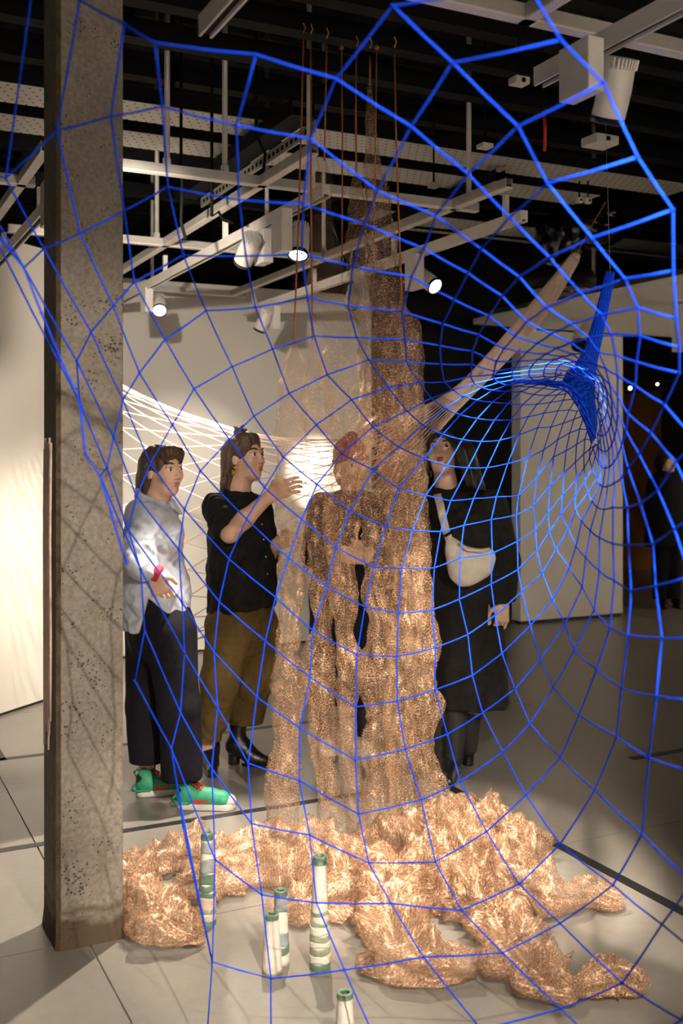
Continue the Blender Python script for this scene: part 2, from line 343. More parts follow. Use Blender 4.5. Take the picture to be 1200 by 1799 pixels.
prism('corner_strip', [(p0+ch, q0-.001), (p0-.001, q0+ch), (p0+.004, q0+ch+.003), (p0+ch+.003, q0+.004)], .05, 4.3, 'column_edge', co)
bn = empty('pink_cord_bundle', pq(.645, 3.5, 1.0), 'bundle of pink cords tied down the left face of the column', 'cord')
for k in range(6):
    q = 3.47+k*.022; a0 = .02*math.sin(k*2.1)
    MB().tube([pq(.648, q, 1.62+a0), pq(.645, q+.006*math.sin(k), 1.3), pq(.646, q-.006, 1.0), pq(.648, q+.01*math.cos(k), .72-.05*(k % 3))], .0045, 6).build('cord', 'net_pink', bn, True)
# ------------------------------------------------------------------ ceiling grid, tracks, trays
ZT, ZS = 2.67, 2.82
def track(p, q0, q1, label):
    t = empty('lighting_track', pq(p, (q0+q1)/2, ZT), label, 'track', 'white lighting tracks')
    MB().pbox(p-.019, p+.019, q0, q1, ZT+.006, ZT+.048).build('rail', 'white_metal', t)
    for s in (-1, 1): MB().pbox(p+s*.019-.007*(s > 0), p+s*.019+.007*(s < 0), q0, q1, ZT-.006, ZT+.006).build('lip', 'white_metal', t)
    MB().pbox(p-.010, p+.010, q0+.002, q1-.002, ZT+.003, ZT+.0058).build('slot', 'black_metal', t)
    q = q0+.15
    while q < q1:
        MB().pbox(p-.012, p+.012, q-.012, q+.012, ZT+.048, ZS).build('clip', 'white_metal', t); q += 1.1
track(1.88, 4.0, 7.6, 'white lighting track running from the column to the middle of the frame')
track(2.905, 4.02, 7.72, 'white lighting track in the middle carrying the lamp lit to the right')
track(1.88, -.5, 2.53, 'near white lighting track in the top right corner')
track(.88, 3.74, 8.2, 'white lighting track seen left of the concrete column')
track(.88, -.5, 2.61, 'white lighting track end at the top edge of the frame')
def strut(a, b, label):
    t = empty('ceiling_strut', (a+b)/2, label, 'strut', 'white grid struts under the ceiling')
    d = (b-a).normalized(); s = Vector((-d.y, d.x, 0))
    def bar(w0, w1, z0, z1, mt, nm):
        vs = [a+s*w0, b+s*w0, b+s*w1, a+s*w1]; vs = [v+Vector((0, 0, z0)) for v in vs]+[v+Vector((0, 0, z1)) for v in vs]
        MB().add(vs, [(0, 3, 2, 1), (4, 5, 6, 7), (0, 1, 5, 4), (1, 2, 6, 5), (2, 3, 7, 6), (3, 0, 4, 7)]).build(nm, mt, t)
    bar(-.02, .02, 0, .006, 'white_metal', 'flange'); bar(-.02, -.015, .006, .045, 'grey_metal', 'web'); bar(.015, .02, .006, .045, 'grey_metal', 'web'); bar(-.014, .014, .02, .044, 'pipe_grey', 'core')
    return t
for q, pa, pb, lb in ((4.53, .9, 2.98, 'cross strut over the far end of the near copper strands'), (6.08, .9, 2.95, 'cross strut behind the lamp pair in the middle'), (7.77, .9, 2.95, 'cross strut nearest the white back wall'),
                  (2.48, 1.0, 3.4, 'near cross strut at the top right'), (7.3, -1.6, .86, 'cross strut just above the left wall panel'), (5.0, -1.6, .86, 'cross strut left of the column at middle height')):
    strut(pq(pa, q, ZS), pq(pb, q, ZS), 'white '+lb)
for p, qa, qb, lb in ((1.80, 3.95, 7.78, 'long strut beside the left lighting track'), (2.84, 4.05, 7.78, 'long strut beside the middle lighting track'), (1.80, -.5, 2.5, 'near long strut beside the top right track'),
                  (.80, 4.4, 8.2, 'long strut left of the column'), (2.84, -.5, 2.1, 'long strut at the far top right corner')):
    strut(pq(p, qa, ZS), pq(p, qb, ZS), 'white '+lb)
for p, q, lb in ((1.35, 4.53, 'first rod right of the column'), (1.62, 4.53, 'second rod right of the column'), (2.93, 4.53, 'rod above the right end of the middle cross strut'), (2.04, 4.53, 'rod between the copper cords'),
             (1.75, 6.08, 'thin rod behind the left lamps'), (2.84, 6.08, 'thin rod between the copper strands'), (1.35, 6.08, 'rod close to the column edge'), (2.2, 7.77, 'rod above the back wall'), (.62, 5.0, 'rod left of the column'), (2.45, 6.08, 'rod over the white lamp pair')):
    r = empty('hanger_rod', pq(p, q, ZS), 'grey '+lb, 'rod', 'grey hanger rods of the lighting grid')
    MB().seg(pq(p, q, ZS+.02), pq(p, q, 4.35), .013, 10).build('rod', 'grey_metal', r, True); MB().seg(pq(p, q, ZS+.046), pq(p, q, ZS+.075), .02, 6).build('nut', 'grey_metal', r)
def tray(p0, p1, q0, q1, z, label, mt='tray_perforated'):
    t = empty('cable_tray', pq((p0+p1)/2, (q0+q1)/2, z), label, 'cable tray', 'perforated cable trays')
    me = MB().box((0, 0, 0), (p1-p0, q1-q0, .004)); o = me.build('tray_base', mt); o.matrix_world = Matrix.Translation(pq(p0, q0, z)) @ ROOM
    o.parent = t; o.matrix_parent_inverse = Matrix.Translation(t.location).inverted()
    along = (p1-p0) > (q1-q0)
    for s in (0, 1):
        mb = MB()
        if along: mb.pbox(p0, p1, (q0, q1-.004)[s], (q0+.004, q1)[s], z+.004, z+.075)
        else: mb.pbox((p0, p1-.004)[s], (p0+.004, p1)[s], q0, q1, z+.004, z+.075)
        mb.build('side_rail', 'black_metal', t)
tray(-2.2, 5.0, 5.05, 5.33, 3.3, 'perforated grey cable tray nearest the viewer over the column')
tray(-2.2, 4.6, 5.52, 5.80, 3.3, 'perforated grey cable tray second from the viewer')
tray(3.6, 9.0, 6.75, 7.25, 3.36, 'wide dim cable tray at the upper right above the black wrapped unit')
tray(1.98, 2.10, 4.6, 6.4, 3.2, 'narrow dark cable tray crossing below the perforated trays', 'black_metal')
tray(.35, .47, 4.3, 5.9, 3.2, 'short diagonal ladder tray left of the column', 'grey_metal')
tray(3.55, 3.62, 5.2, 7.2, 3.2, 'slim rail tray beside the middle track end', 'grey_metal')
# perforated side rails with punched slots
for p, qa, qb, lb in ((2.115, 4.62, 6.35, 'slotted steel channel hanging right of the perforated trays'), (.335, 4.32, 5.85, 'slotted steel channel at the upper left edge')):
    t = empty('slotted_channel', pq(p, qa, 3.2), lb, 'channel', 'slotted channels')
    MB().pbox(p-.004, p+.004, qa, qb, 3.14, 3.20).build('flange', 'grey_metal', t)
    q = qa+.03
    while q < qb-.05: MB().pbox(p-.0045, p+.0045, q, q+.035, 3.158, 3.182).build('slot', 'black_metal', t); q += .06
def beam(p0, p1, q0, q1, z0, z1, label, mt='black_metal', group='black ceiling beams'):
    t = empty('ceiling_beam', pq((p0+p1)/2, (q0+q1)/2, z0), label, 'beam', group)
    along = (p1-p0) > (q1-q0); MB().pbox(p0, p1, q0, q1, z0+.006, z1).build('beam_body', mt, t)
    if along: MB().pbox(p0, p1, q0-.012, q1+.012, z0, z0+.006).build('flange', mt, t)
    else: MB().pbox(p0-.012, p1+.012, q0, q1, z0, z0+.006).build('flange', mt, t)
for q, lb in ((3.30, 'nearest black channel beam across the top'), (3.72, 'second black channel beam across the top'), (4.05, 'black channel beam the copper cords are tied to'), (4.42, 'black channel beam just behind the copper hooks'), (4.86, 'black channel beam in front of the perforated trays'), (6.3, 'black channel beam behind the perforated trays'), (7.1, 'black channel beam far above the back wall')):
    beam(-3, 7.5, q, q+.06, 3.36, 3.45, lb)
for p, lb in ((1.1, 'black cross beam over the column side'), (2.35, 'black cross beam over the copper strands'), (3.3, 'black cross beam over the middle right'), (5.2, 'black cross beam over the soffit edge')):
    beam(p, p+.06, 1.5, 9.5, 3.46, 3.54, lb)
pp = empty('ceiling_pipe', pq(2.75, 4.5, 3.75), 'grey round pipe slanting across the top of the ceiling', 'pipe')
MB().seg(pq(2.73, 2.2, 3.75), pq(2.73, 5.0, 3.75), .034, 16).build('pipe', 'pipe_grey', pp, True)
for q in (2.9, 4.1): MB().pbox(2.69, 2.77, q, q+.03, 3.78, 4.3).build('bracket', 'black_metal', pp)
# looped black cables
for k, (pts, lb) in enumerate(((((303, 170), (308, 120), (298, 160), (290, 210)), 'black cable loop hanging at the upper left of the trays'), (((450, 235), (466, 270), (462, 310), (490, 328), (520, 326)), 'thick black cable drooping beside the slotted channel'),
                           (((318, 285), (320, 330), (318, 390), (326, 420)), 'thin black cable hanging by the rods'), (((372, 380), (384, 372), (392, 386), (410, 392)), 'small cable curl on the white track'))):
    setp(MB().tube([Vector((at(*pts[0], 4.95+.02*k).x, 4.95+.02*k, 4.34))]+[at(x, y, 4.95+.02*k) for x, y in pts], .008, 7).build('hanging_cable', 'black_metal', None, True), lb, 'cable', 'black cables under the ceiling')

def lamp(c, target, label, on=0.0, cone=40, blend=.35, r=.046, L=.15, box_top=ZT, boxside=None, color=(1, .86, .70), glow='lamp_glow', soft=.025):
    """spotlight: driver box under the track, round finned head, lens; its light sits in front of the lens"""
    c = Vector(c); d = (Vector(target)-c).normalized()
    t = empty('track_spotlight', c, label, 'spotlight', 'white track spotlights')
    q = d.to_track_quat('Z', 'Y').to_matrix().to_4x4(); T = Matrix.Translation(c) @ q
    k = r/.046
    MB().lathe([(r*.82, -L*.5), (r*.9, -L*.46), (r, -L*.1), (r, L*.42), (r*.96, L*.46)], 28, T).build('head', 'lamp_white', t, True)
    for i in range(9):
        x = (-.036+.009*i)*k; hw = math.sqrt(max(.0004, (r*.98)**2-x*x))
        MB().box((x-.0022*k, -hw, -L*.62), (x+.0022*k, hw, -L*.44), T).build('fin', 'lamp_white', t)
    MB().lathe([(r*1.02, L*.40), (r*1.03, L*.50), (r*.9, L*.52), (r*.86, L*.47)], 28, T, (False, False)).build('bezel', 'lens_dark', t, True)
    MB().lathe([(r*.86, L*.465), (r*.5, L*.475), (.001, L*.48)], 24, T, (True, False)).build('lens', glow if on > 0 else 'lens_dark', t, True)
    bs = boxside if boxside is not None else D1*0.0-D2*.085
    bc = c+Vector(bs); top = box_top
    h = .062*k
    vs = Matrix.Translation((bc.x, bc.y, 0)) @ ROOM
    MB().box((-.026*k, -h, bc.z-.055*k), (.026*k, h, top+.004), vs).build('driver_box', 'lamp_white', t, bevel=.003)
    MB().seg(bc+Vector((0, 0, .01)), c, .012*k, 8).build('yoke', 'lamp_white', t)
    if on > 0:
        li = bpy.data.lights.new('spot', 'SPOT'); li.energy = on; li.spot_size = math.radians(cone); li.spot_blend = blend; li.shadow_soft_size = soft; li.color = color
        lo = bpy.data.objects.new('spot', li); COL.objects.link(lo); lo.location = c+d*(L*.5+.015); lo.rotation_euler = d.to_track_quat('-Z', 'Y').to_euler()
        lo.parent = t; lo.matrix_parent_inverse = Matrix.Translation(t.location).inverted()
    return t
def on_track(p, px):
    """point of the track at lateral coordinate p seen at image column px"""
    k = (px-CX)/FPX; c, s = D2.x, D2.y   # X = p c - q s ; Y = p s + q c
    return (p*c-k*p*s)/(k*c+s)
def lpos(p, px, drop=.125, side=.085):
    q = on_track(p, px); v = pq(p, q, ZT-drop); return v+D2*side
lamp(lpos(1.88, 258, .10), Vector((-.75, 4.6, .8)), 'lit spotlight nearest the column', 120, 50)
lamp(lpos(1.88, 458, .11, -.07), pq(1.75, WQ, -.1), 'spotlight with finned back, unlit side, left of the lit one', 440, 50, 1.0, boxside=D2*.085)
lamp(lpos(1.88, 515, .13, .03), Vector((-.35, 3.45, 0)), 'lit spotlight facing the viewer at the middle of the left track', 420, 66, boxside=-D2*.085)
lamp(lpos(2.905, 478, .12, -.07), pq(2.3, WQ, .55), 'spotlight at the end of the middle track over the white wall', 60, 88, 1.0, boxside=D2*.085)
lamp(lpos(2.905, 620, .12, 0), pq(3.74, WQ, 1.42), 'spotlight beside the copper strand on the middle track', 1900, 15, 1.0, boxside=D2*.06)
lamp(lpos(2.905, 735, .13, .06), Vector((2.6, 3.0, .3)), 'lit spotlight turned to the right on the middle track', 420, 44)
lamp(at(1078, 165, 2.85), Vector((.35, 4.05, .0)), 'large near spotlight seen from behind at the top right', 480, 38, boxside=-D2*.11+Vector((0, 0, .03)))
lamp(at(1020, 597, 9.2), at(1000, 760, 8.2), 'small unlit spotlight under the white soffit', 0, r=.07, L=.2, box_top=2.777, boxside=D2*.12)
lamp(at(1222, 600, 8.4), at(1190, 760, 7.6), 'spotlight cut by the right edge under the soffit', 0, r=.07, L=.2, box_top=2.777, boxside=-D2*.12)
# lamps kept out of sight
lamp(pq(.88, .2, ZT-.12), Vector((.15, 3.95, .05)), 'unseen fill spotlight added on the near track lighting the copper pile from the front', 420, 34)  # added front fill for the pile, out of view
lamp(pq(.88, -.4, ZT-.12), Vector((-.8, 3.6, .75)), 'unseen fill spotlight added behind the viewer lighting the column and the visitors', 420, 46, .8)  # added front fill for column and people, out of view
lamp(pq(1.88, -.4, ZT-.12), Vector((.75, 4.9, 1.15)), 'unseen fill spotlight added behind the viewer lighting the blue net', 260, 36, .8)  # added fill for net and faces, out of view
lamp(pq(2.905, 1.9, ZT-.12), Vector((2.3, 9.4, 1.2)), 'unseen spotlight added out of frame on the right lighting the right wall panel', 40, 34)  # added to lift the dark right panel
lamp(lpos(.88, 172, .12, 0), pq(2.3, WQ, 1.9), 'unseen spotlight added just behind the column washing the white back wall', 230, 78, 1.0)  # added to brighten the upper back wall, masked by the column
lamp(lpos(.88, 125, .12, 0), Vector((-2.05, 6.5, .15)), 'spotlight hidden by the column lighting the left wall panel', 420, 52, 1.0)
lamp(pq(-.6, -1.2, ZT-.12), pq(-1.2, -3, 1.2), 'added spotlight washing the left of the unseen bounce wall behind the viewer', 950, 90)  # added; feeds the rear bounce wall, left half
lamp(pq(2.2, -1.2, ZT-.12), pq(2.6, -3, 1.2), 'added spotlight washing the right of the unseen bounce wall behind the viewer', 950, 90)  # added; feeds the rear bounce wall, right half
lamp(pq(8.2, 5.0, ZT-.12), pq(9.6, 5.6, 1.3), 'added spotlight under the soffit lighting the unseen bounce wall beyond the right edge', 480, 100)  # added; its bounce off the side wall brightens the soffit
lamp(pq(7.6, 9.6, ZT-.12), pq(8.2, 13.4, 1.6), 'unseen spotlight added in the next room lighting the brown wall', 90, 70)  # added behind the panel so the brown wall shows

# small ceiling things
def smallbox(name, px, py, Y, w, h, d, mt, label, cat, parts=()):
    c = at(px, py, Y); t = empty(name, c, label, cat)
    MB().box((-w/2, -d/2, -h/2), (w/2, d/2, h/2), Matrix.Translation(c) @ ROOM).build('housing', mt, t, bevel=min(w, h)*.12)
    for (dx, dz, s) in parts: MB().box((dx-s, -d/2-.006, dz-s), (dx+s, -d/2, dz+s), Matrix.Translation(c) @ ROOM).build('face', 'lens_dark', t)
    MB().seg(c+Vector((0, 0, h/2)), Vector((c.x, c.y, 4.34)), .006, 6).build('stem', 'black_metal', t); return t
smallbox('smoke_sensor', 912, 143, 4.4, .07, .03, .06, 'white_metal', 'small white sensor box on the black beam', 'sensor', ((0, -.004, .008),))
smallbox('ceiling_box', 1054, 249, 5.2, .14, .045, .12, 'white_metal', 'flat grey box hanging below the ceiling on the right', 'box', ((.0, 0, .01),))
smallbox('power_socket', 1018, 352, 6.6, .04, .035, .03, 'white_metal', 'left one of two small white sockets on the dim tray', 'socket', ((0, 0, .006),))
smallbox('power_socket', 1033, 353, 6.6, .04, .035, .03, 'white_metal', 'right one of two small white sockets on the dim tray', 'socket', ((0, 0, .006),))
smallbox('junction_box', 852, 257, 5.0, .06, .02, .06, 'bag_cream', 'cream junction box on the dark tray', 'box')
smallbox('sprinkler_head', 762, 326, 5.6, .05, .025, .05, 'grey_metal', 'small grey sprinkler head under the ceiling', 'sprinkler')
rs = empty('red_strap', at(957, 265, 4.6), 'thin red strap hanging from the ceiling', 'strap'); MB().tube([at(955, 195, 4.6), at(958, 225, 4.6), at(957, 265, 4.6)], .008, 6).build('band', 'red_tag', rs, True); MB().seg(at(955, 196, 4.6), Vector((at(955, 195, 4.6).x, 4.6, 4.34)), .003, 5).build('tie', 'black_metal', rs)
# black wrapped unit and fan grille
wu = empty('wrapped_unit', at(1000, 430, 7.6), 'ceiling unit wrapped in black plastic above the soffit', 'ceiling unit')
def lumpy(c, rad, mt, name, parent, amp, fr, seed=0, n=36):
    bm = bmesh.new(); bmesh.ops.create_icosphere(bm, subdivisions=4, radius=1)
    for v in bm.verts:
        k = 1+amp*mnoise.noise(v.co*fr+Vector((seed, 0, 0)))+amp*.5*mnoise.noise(v.co*fr*2.3+Vector((0, seed, 0)))
        v.co = Vector((v.co.x*rad[0]*k, v.co.y*rad[1]*k, v.co.z*rad[2]*k))+Vector(c)
    me = bpy.data.meshes.new(name); bm.to_mesh(me); bm.free(); return link(name, me, mt, parent, True)
lumpy(at(985, 420, 7.6), (.17, .25, .20), 'plastic_black', 'plastic_wrap', wu, .22, 2.2)
lumpy(at(1045, 400, 7.7), (.22, .25, .14), 'plastic_black', 'plastic_wrap', wu, .25, 2.4, 5)
MB().seg(at(985, 370, 7.6), at(985, 200, 7.6), .03, 8).build('suspension', 'black_metal', wu)
fg = empty('fan_grille', at(985, 515, 7.4), 'round black fan grille above the soffit', 'grille')
for r in (.08, .12, .16, .2): MB().tube([at(985, 512, 7.4)+Vector((r*math.cos(w), r*math.sin(w), 0)) for w in np.linspace(0, 2*math.pi, 25)], .006, 5).build('ring', 'pipe_grey', fg)
for k in range(12):
    w = k*math.pi/6; MB().seg(at(985, 512, 7.4)+Vector((.07*math.cos(w), .07*math.sin(w), 0)), at(985, 512, 7.4)+Vector((.2*math.cos(w), .2*math.sin(w), 0)), .005, 5).build('spoke', 'pipe_grey', fg)
MB().lathe([(.24, 0), (.25, .05), (.22, .11), (.05, .13)], 24, Matrix.Translation(at(985, 505, 7.4))).build('fan_body', 'black_metal', fg, True)
# black distant track with two little bulbs
dt = empty('black_track', at(1140, 690, 12.0), 'black rail with tiny glowing bulbs in the dim room', 'rail')
MB().seg(at(1098, 690, 11.9), at(1230, 678, 12.4), .02, 6).build('rail', 'black_metal', dt); MB().seg(at(1098, 672, 11.9), at(1230, 664, 12.4), .02, 6).build('rail', 'black_metal', dt)
for (x, y, r, lb) in ((1107, 682, .02, 'brighter left glowing bulb in the dim room'), (1155, 675, .014, 'smaller right glowing bulb in the dim room')):
    bu = empty('glowing_bulb', at(x, y, 11.7), lb, 'bulb', 'bulbs in the dim room'); MB().ball(at(x, y, 11.7), r, 12).build('bulb', 'bulb_warm', bu, True); MB().seg(at(x, y, 11.75)+Vector((0, 0, r)), at(x, y-8, 11.9), .008, 6).build('stem', 'black_metal', bu)
# lit board on the wall behind the beanie
bd = empty('wall_notice', pq(3.8, WQ, 1.4), 'grey framed print on the brightly lit white wall behind the beanie', 'picture')
def wallp(px, py):
    k = (px-CX)/FPX; Y = WQ/(-D2.y*k+D2.x); v = at(px, py, Y); return v.dot(D2), v.z
pa, za = wallp(549, 893); pb, zb = wallp(597, 812)
MB().pbox(pa, pb, WQ-.02, WQ, za, zb).build('backing', 'print_grey', bd, bevel=.003)
for (a, b, c, d) in ((pa-.012, pb+.012, zb, zb+.012), (pa-.012, pb+.012, za-.012, za), (pa-.012, pa, za, zb), (pb, pb+.012, za, zb)): MB().pbox(a, b, WQ-.028, WQ, c, d).build('frame', 'paper_white', bd)
# ------------------------------------------------------------------ blue net: helical lattice of R cords and V cords (23 of each)
NL = 23
R = {
0: {0: (60, -45), 1: (140, 0), 2: (218, 42), 3: (272, 75), 4: (450, 96), 5: (590, 138), 6: (722, 222), 7: (822, 305), 8: (895, 382), 9: (965, 452), 10: (1020, 515)},
1: {-1: (-60, 290), 0: (10, 313), 1: (100, 229), 2: (195, 204), 3: (285, 187), 4: (415, 220), 5: (545, 243), 6: (663, 335), 7: (765, 378), 8: (845, 437), 9: (912, 486), 10: (960, 540)},
2: {-2: (-30, 375), -1: (42, 470), 0: (77, 437), 1: (141, 410), 2: (218, 370), 3: (295, 328), 4: (420, 351), 5: (533, 358), 6: (640, 393), 7: (745, 437), 8: (822, 480), 9: (882, 520), 10: (925, 565)},
3: {-2: (140, 706), -1: (135, 634), 0: (160, 583), 1: (199, 537), 2: (236, 495), 3: (322, 448), 4: (432, 450), 5: (530, 445), 6: (620, 468), 7: (723, 486), 8: (798, 527), 9: (859, 555), 10: (905, 590)},
4: {-3: (176, 836), -2: (188, 822), -1: (200, 767), 0: (216, 702), 1: (245, 655), 2: (290, 596), 3: (362, 546), 4: (449, 540), 5: (540, 522), 6: (612, 537), 7: (707, 547), 8: (778, 569), 9: (841, 588), 10: (885, 612)},
5: {-5: (237, 1196), -4: (254, 1107), -3: (247, 1000), -2: (225, 930), -1: (240, 872), 0: (264, 814), 1: (303, 746), 2: (341, 683), 3: (408, 644), 4: (479, 613), 5: (552, 590), 6: (627, 593), 7: (712, 596), 8: (773, 607), 9: (830, 617), 10: (872, 635)},
6: {-6: (315, 1400), -5: (301, 1315), -4: (317, 1252), -3: (324, 1147), -2: (320, 1058), -1: (314, 965), 0: (324, 895), 1: (352, 827), 2: (403, 772), 3: (446, 731), 4: (508, 691), 5: (575, 658), 6: (648, 632), 7: (714, 635), 8: (775, 640), 9: (829, 640), 10: (868, 652)},
7: {-7: (364, 1815), -6: (373, 1690), -5: (378, 1510), -4: (372, 1350), -3: (382, 1242), -2: (376, 1146), -1: (385, 1057), 0: (402, 982), 1: (433, 912), 2: (465, 857), 3: (498, 803), 4: (556, 746), 5: (618, 702), 6: (682, 680), 7: (737, 672), 8: (781, 671)},
8: {-7: (476, 1830), -6: (476, 1719), -5: (460, 1572), -4: (442, 1447), -3: (436, 1341), -2: (451, 1224), -1: (466, 1126), 0: (484, 1049), 1: (507, 980), 2: (530, 912), 3: (557, 851), 4: (600, 797), 5: (655, 750), 6: (715, 722)},
9: {-7: (655, 1815), -6: (605, 1704), -5: (556, 1586), -4: (544, 1467), -3: (526, 1371), -2: (527, 1279), -1: (545, 1190), 0: (549, 1107), 1: (574, 1030), 2: (590, 961), 3: (615, 897), 4: (655, 825), 5: (700, 785)},
10: {-7: (845, 1808), -6: (744, 1681), -5: (687, 1587), -4: (648, 1516), -3: (630, 1430), -2: (625, 1335), -1: (625, 1242), 0: (627, 1150), 1: (641, 1066), 2: (657, 996), 3: (677, 925), 4: (700, 858), 5: (745, 805)},
11: {-8: (1080, 1860), -7: (985, 1772), -6: (883, 1674), -5: (811, 1599), -4: (765, 1514), -3: (740, 1405), -2: (712, 1316), -1: (698, 1231), 0: (697, 1153), 1: (700, 1077), 2: (706, 998), 3: (725, 932), 4: (748, 870), 5: (785, 818)},
12: {-8: (1197, 1792), -7: (1093, 1727), -6: (984, 1622), -5: (912, 1553), -4: (855, 1461), -3: (809, 1373), -2: (786, 1290), -1: (764, 1212), 0: (765, 1138), 1: (759, 1072), 2: (763, 998), 3: (774, 934), 4: (792, 880), 5: (822, 822)},
13: {-8: (1250, 1690), -7: (1163, 1624), -6: (1077, 1555), -5: (984, 1483), -4: (924, 1396), -3: (884, 1321), -2: (848, 1252), -1: (830, 1187), 0: (822, 1115), 1: (807, 1053), 2: (808, 980), 3: (815, 923), 4: (832, 876)},
14: {-7: (1215, 1550), -6: (1128, 1465), -5: (1045, 1388), -4: (984, 1331), -3: (931, 1271), -2: (905, 1210), -1: (882, 1148), 0: (870, 1081), 1: (863, 1026), 2: (865, 972), 3: (863, 913), 4: (872, 873)},
15: {-7: (1215, 1355), -6: (1140, 1331), -5: (1083, 1293), -4: (1017, 1256), -3: (972, 1208), -2: (949, 1157), -1: (932, 1099), 0: (917, 1039), 1: (910, 1001), 2: (909, 951), 3: (907, 905), 4: (911, 871)},
16: {-7: (1215, 1229), -6: (1153, 1223), -5: (1092, 1209), -4: (1048, 1176), -3: (1009, 1142), -2: (993, 1095), -1: (971, 1053), 0: (953, 1007), 1: (943, 968), 2: (941, 931), 3: (937, 889)},
17: {-7: (1215, 1120), -6: (1163, 1121), -5: (1104, 1116), -4: (1072, 1103), -3: (1044, 1071), -2: (1023, 1031), -1: (1000, 997), 0: (977, 965), 1: (965, 935), 2: (963, 901)},
18: {-7: (1212, 1012), -6: (1152, 1029), -5: (1109, 1037), -4: (1079, 1020), -3: (1053, 1003), -2: (1029, 979), -1: (1012, 960), 0: (999, 929), 1: (985, 904)},
19: {-8: (1230, 900), -7: (1185, 929), -6: (1147, 955), -5: (1104, 957), -4: (1077, 955), -3: (1053, 944), -2: (1037, 932), -1: (1022, 915), 0: (1011, 895)},
20: {-9: (1225, 775), -8: (1187, 812), -7: (1156, 861), -6: (1125, 884), -5: (1102, 891), -4: (1077, 891)},
21: {-18: (925, -30), -17: (985, 70), -16: (1060, 145), -15: (1120, 276), -14: (1182, 368), -13: (1183, 475), -12: (1188, 560), -11: (1193, 610), -10: (1193, 655), -9: (1167, 711), -8: (1143, 760), -7: (1123, 798), -6: (1103, 822)},
22: {-18: (690, 10), -17: (795, 110), -16: (910, 222), -15: (962, 322), -14: (1040, 418), -13: (1098, 490), -12: (1120, 540), -11: (1124, 590), -10: (1118, 636), -9: (1116, 678), -8: (1103, 727)},
}
TMAX = 25
THROAT = {-1: (984, 676), 4: (996, 682), 9: (1012, 700), 13: (1026, 730), 16: (1036, 758), 20: (1045, 774), 24: (1050, 750), 28: (1048, 715), 32: (1042, 690), 36: (1030, 674), 40: (1004, 667)}
MID = {-1: (905, 672), 3: (905, 690), 9: (935, 760), 13: (965, 815), 17: (1010, 855), 21: (1050, 850), 25: (1066, 800), 29: (1066, 735), 34: (1050, 672), -9: (1000, 640), -5: (950, 655)}
pts = []; val = []
def emb(t, d): a = math.pi*d/NL; return (t*.30, 2.4*math.cos(a), 2.4*math.sin(a))
for r, row in R.items():
    for v, xy in row.items(): pts.append(emb(r+v, r-v)); val.append(xy)
for d, xy in THROAT.items(): pts.append(emb(TMAX, d)); val.append(xy)
for d, xy in MID.items(): pts.append(emb(20.5, d)); val.append(xy)
pts = np.array(pts); val = np.array(val, float)
def rbfk(a, b): return np.sqrt(((a[:, None]-b[None])**2).sum(-1))
A = rbfk(pts, pts)+np.eye(len(pts))*.02; Pm = np.hstack([np.ones((len(pts), 1)), pts])
SYS = np.block([[A, Pm], [Pm.T, np.zeros((4, 4))]]); sol = np.linalg.solve(SYS, np.vstack([val, np.zeros((4, 2))]))
def predict(t, d):
    e = np.array([emb(t, d)]); k = rbfk(e, pts); return (np.hstack([k, np.ones((1, 1)), e]) @ sol)[0]
def nkey(r, v):
    while r >= NL: r -= NL; v += NL
    while r < 0: r += NL; v -= NL
    return r, v
DK = (0, 5, 10, 14, 18, 22, 26, 31, 36, 40, 43, 46); DO = (1.95, 2.5, 2.75, 2.75, 2.5, 1.65, 1.42, 1.4, 1.4, 1.4, 1.48, 1.95); DE = (1.3, 1.3, 1.5, 1.8, 2.2, 2.4, 2.4, 2.2, 1.9, 1.6, 1.4, 1.3)
def net_depth(t, d):
    dd_ = d % (2*NL); outer = float(np.interp(dd_, DK, DO)); ex = float(np.interp(dd_, DK, DE))
    f = min(1.0, max(0.0, (t+1)/(TMAX+1)))
    return outer+(4.05-outer)*f**ex
nodes = {}
def node(r, v):
    r, v = nkey(r, v)
    if (r, v) in nodes: return nodes[(r, v)]
    t, d = r+v, r-v
    if v < min(R[r]) or t > TMAX: return None
    xy = R[r].get(v)
    if xy is None: xy = predict(t, d)
    nodes[(r, v)] = at(xy[0], xy[1], net_depth(t, d)); return nodes[(r, v)]
bnet = empty('blue_net', at(1020, 690, 4.05), 'huge blue knotted net flaring into a bell in front of everything', 'net')
CR = .0021
def cord_from(plist):
    """one cord through its knots, sagging a hair between them"""
    mb = MB(); pl = [p for p in plist if p is not None]
    if len(pl) < 2: return
    out = [pl[0]]
    for a, b in zip(pl[:-1], pl[1:]):
        out.append((a*.5+b*.5)+Vector((0, 0, -.010*(b-a).length))); out.append(b)
    mb.tube(out, CR, 6)
    for p in pl: mb.ball(p, CR*1.7, 6)
    mb.build('cord', 'net_blue', bnet, True)
for r in range(NL):
    cord_from([node(r, v) for v in range(min(R[r]), TMAX-r+1)])
for v in range(-18, 14):                      # V cords, each followed through increasing r over one turn window
    pass
done = set()
for r0 in range(NL):
    for v0 in range(min(R[r0]), TMAX-r0+1):
        if (r0, v0) in done: continue
        r, v = r0, v0
        while node(r-1, v) is not None and nkey(r-1, v) not in done and abs(r-1-r0) < 60: r -= 1
        line = []
        while True:
            n_ = node(r, v)
            if n_ is None or nkey(r, v) in done: break
            line.append(n_); done.add(nkey(r, v)); r += 1
        cord_from(line)
# edge cords along the fold on the left
cord_from([at(x, y, 2.05) for x, y in ((-20, 395), (42, 470), (73, 550), (140, 706), (150, 798), (176, 836), (195, 900), (222, 990))])
cord_from([at(x, y, 2.5) for x, y in ((237, 1196), (301, 1315), (322, 1453), (373, 1690))])
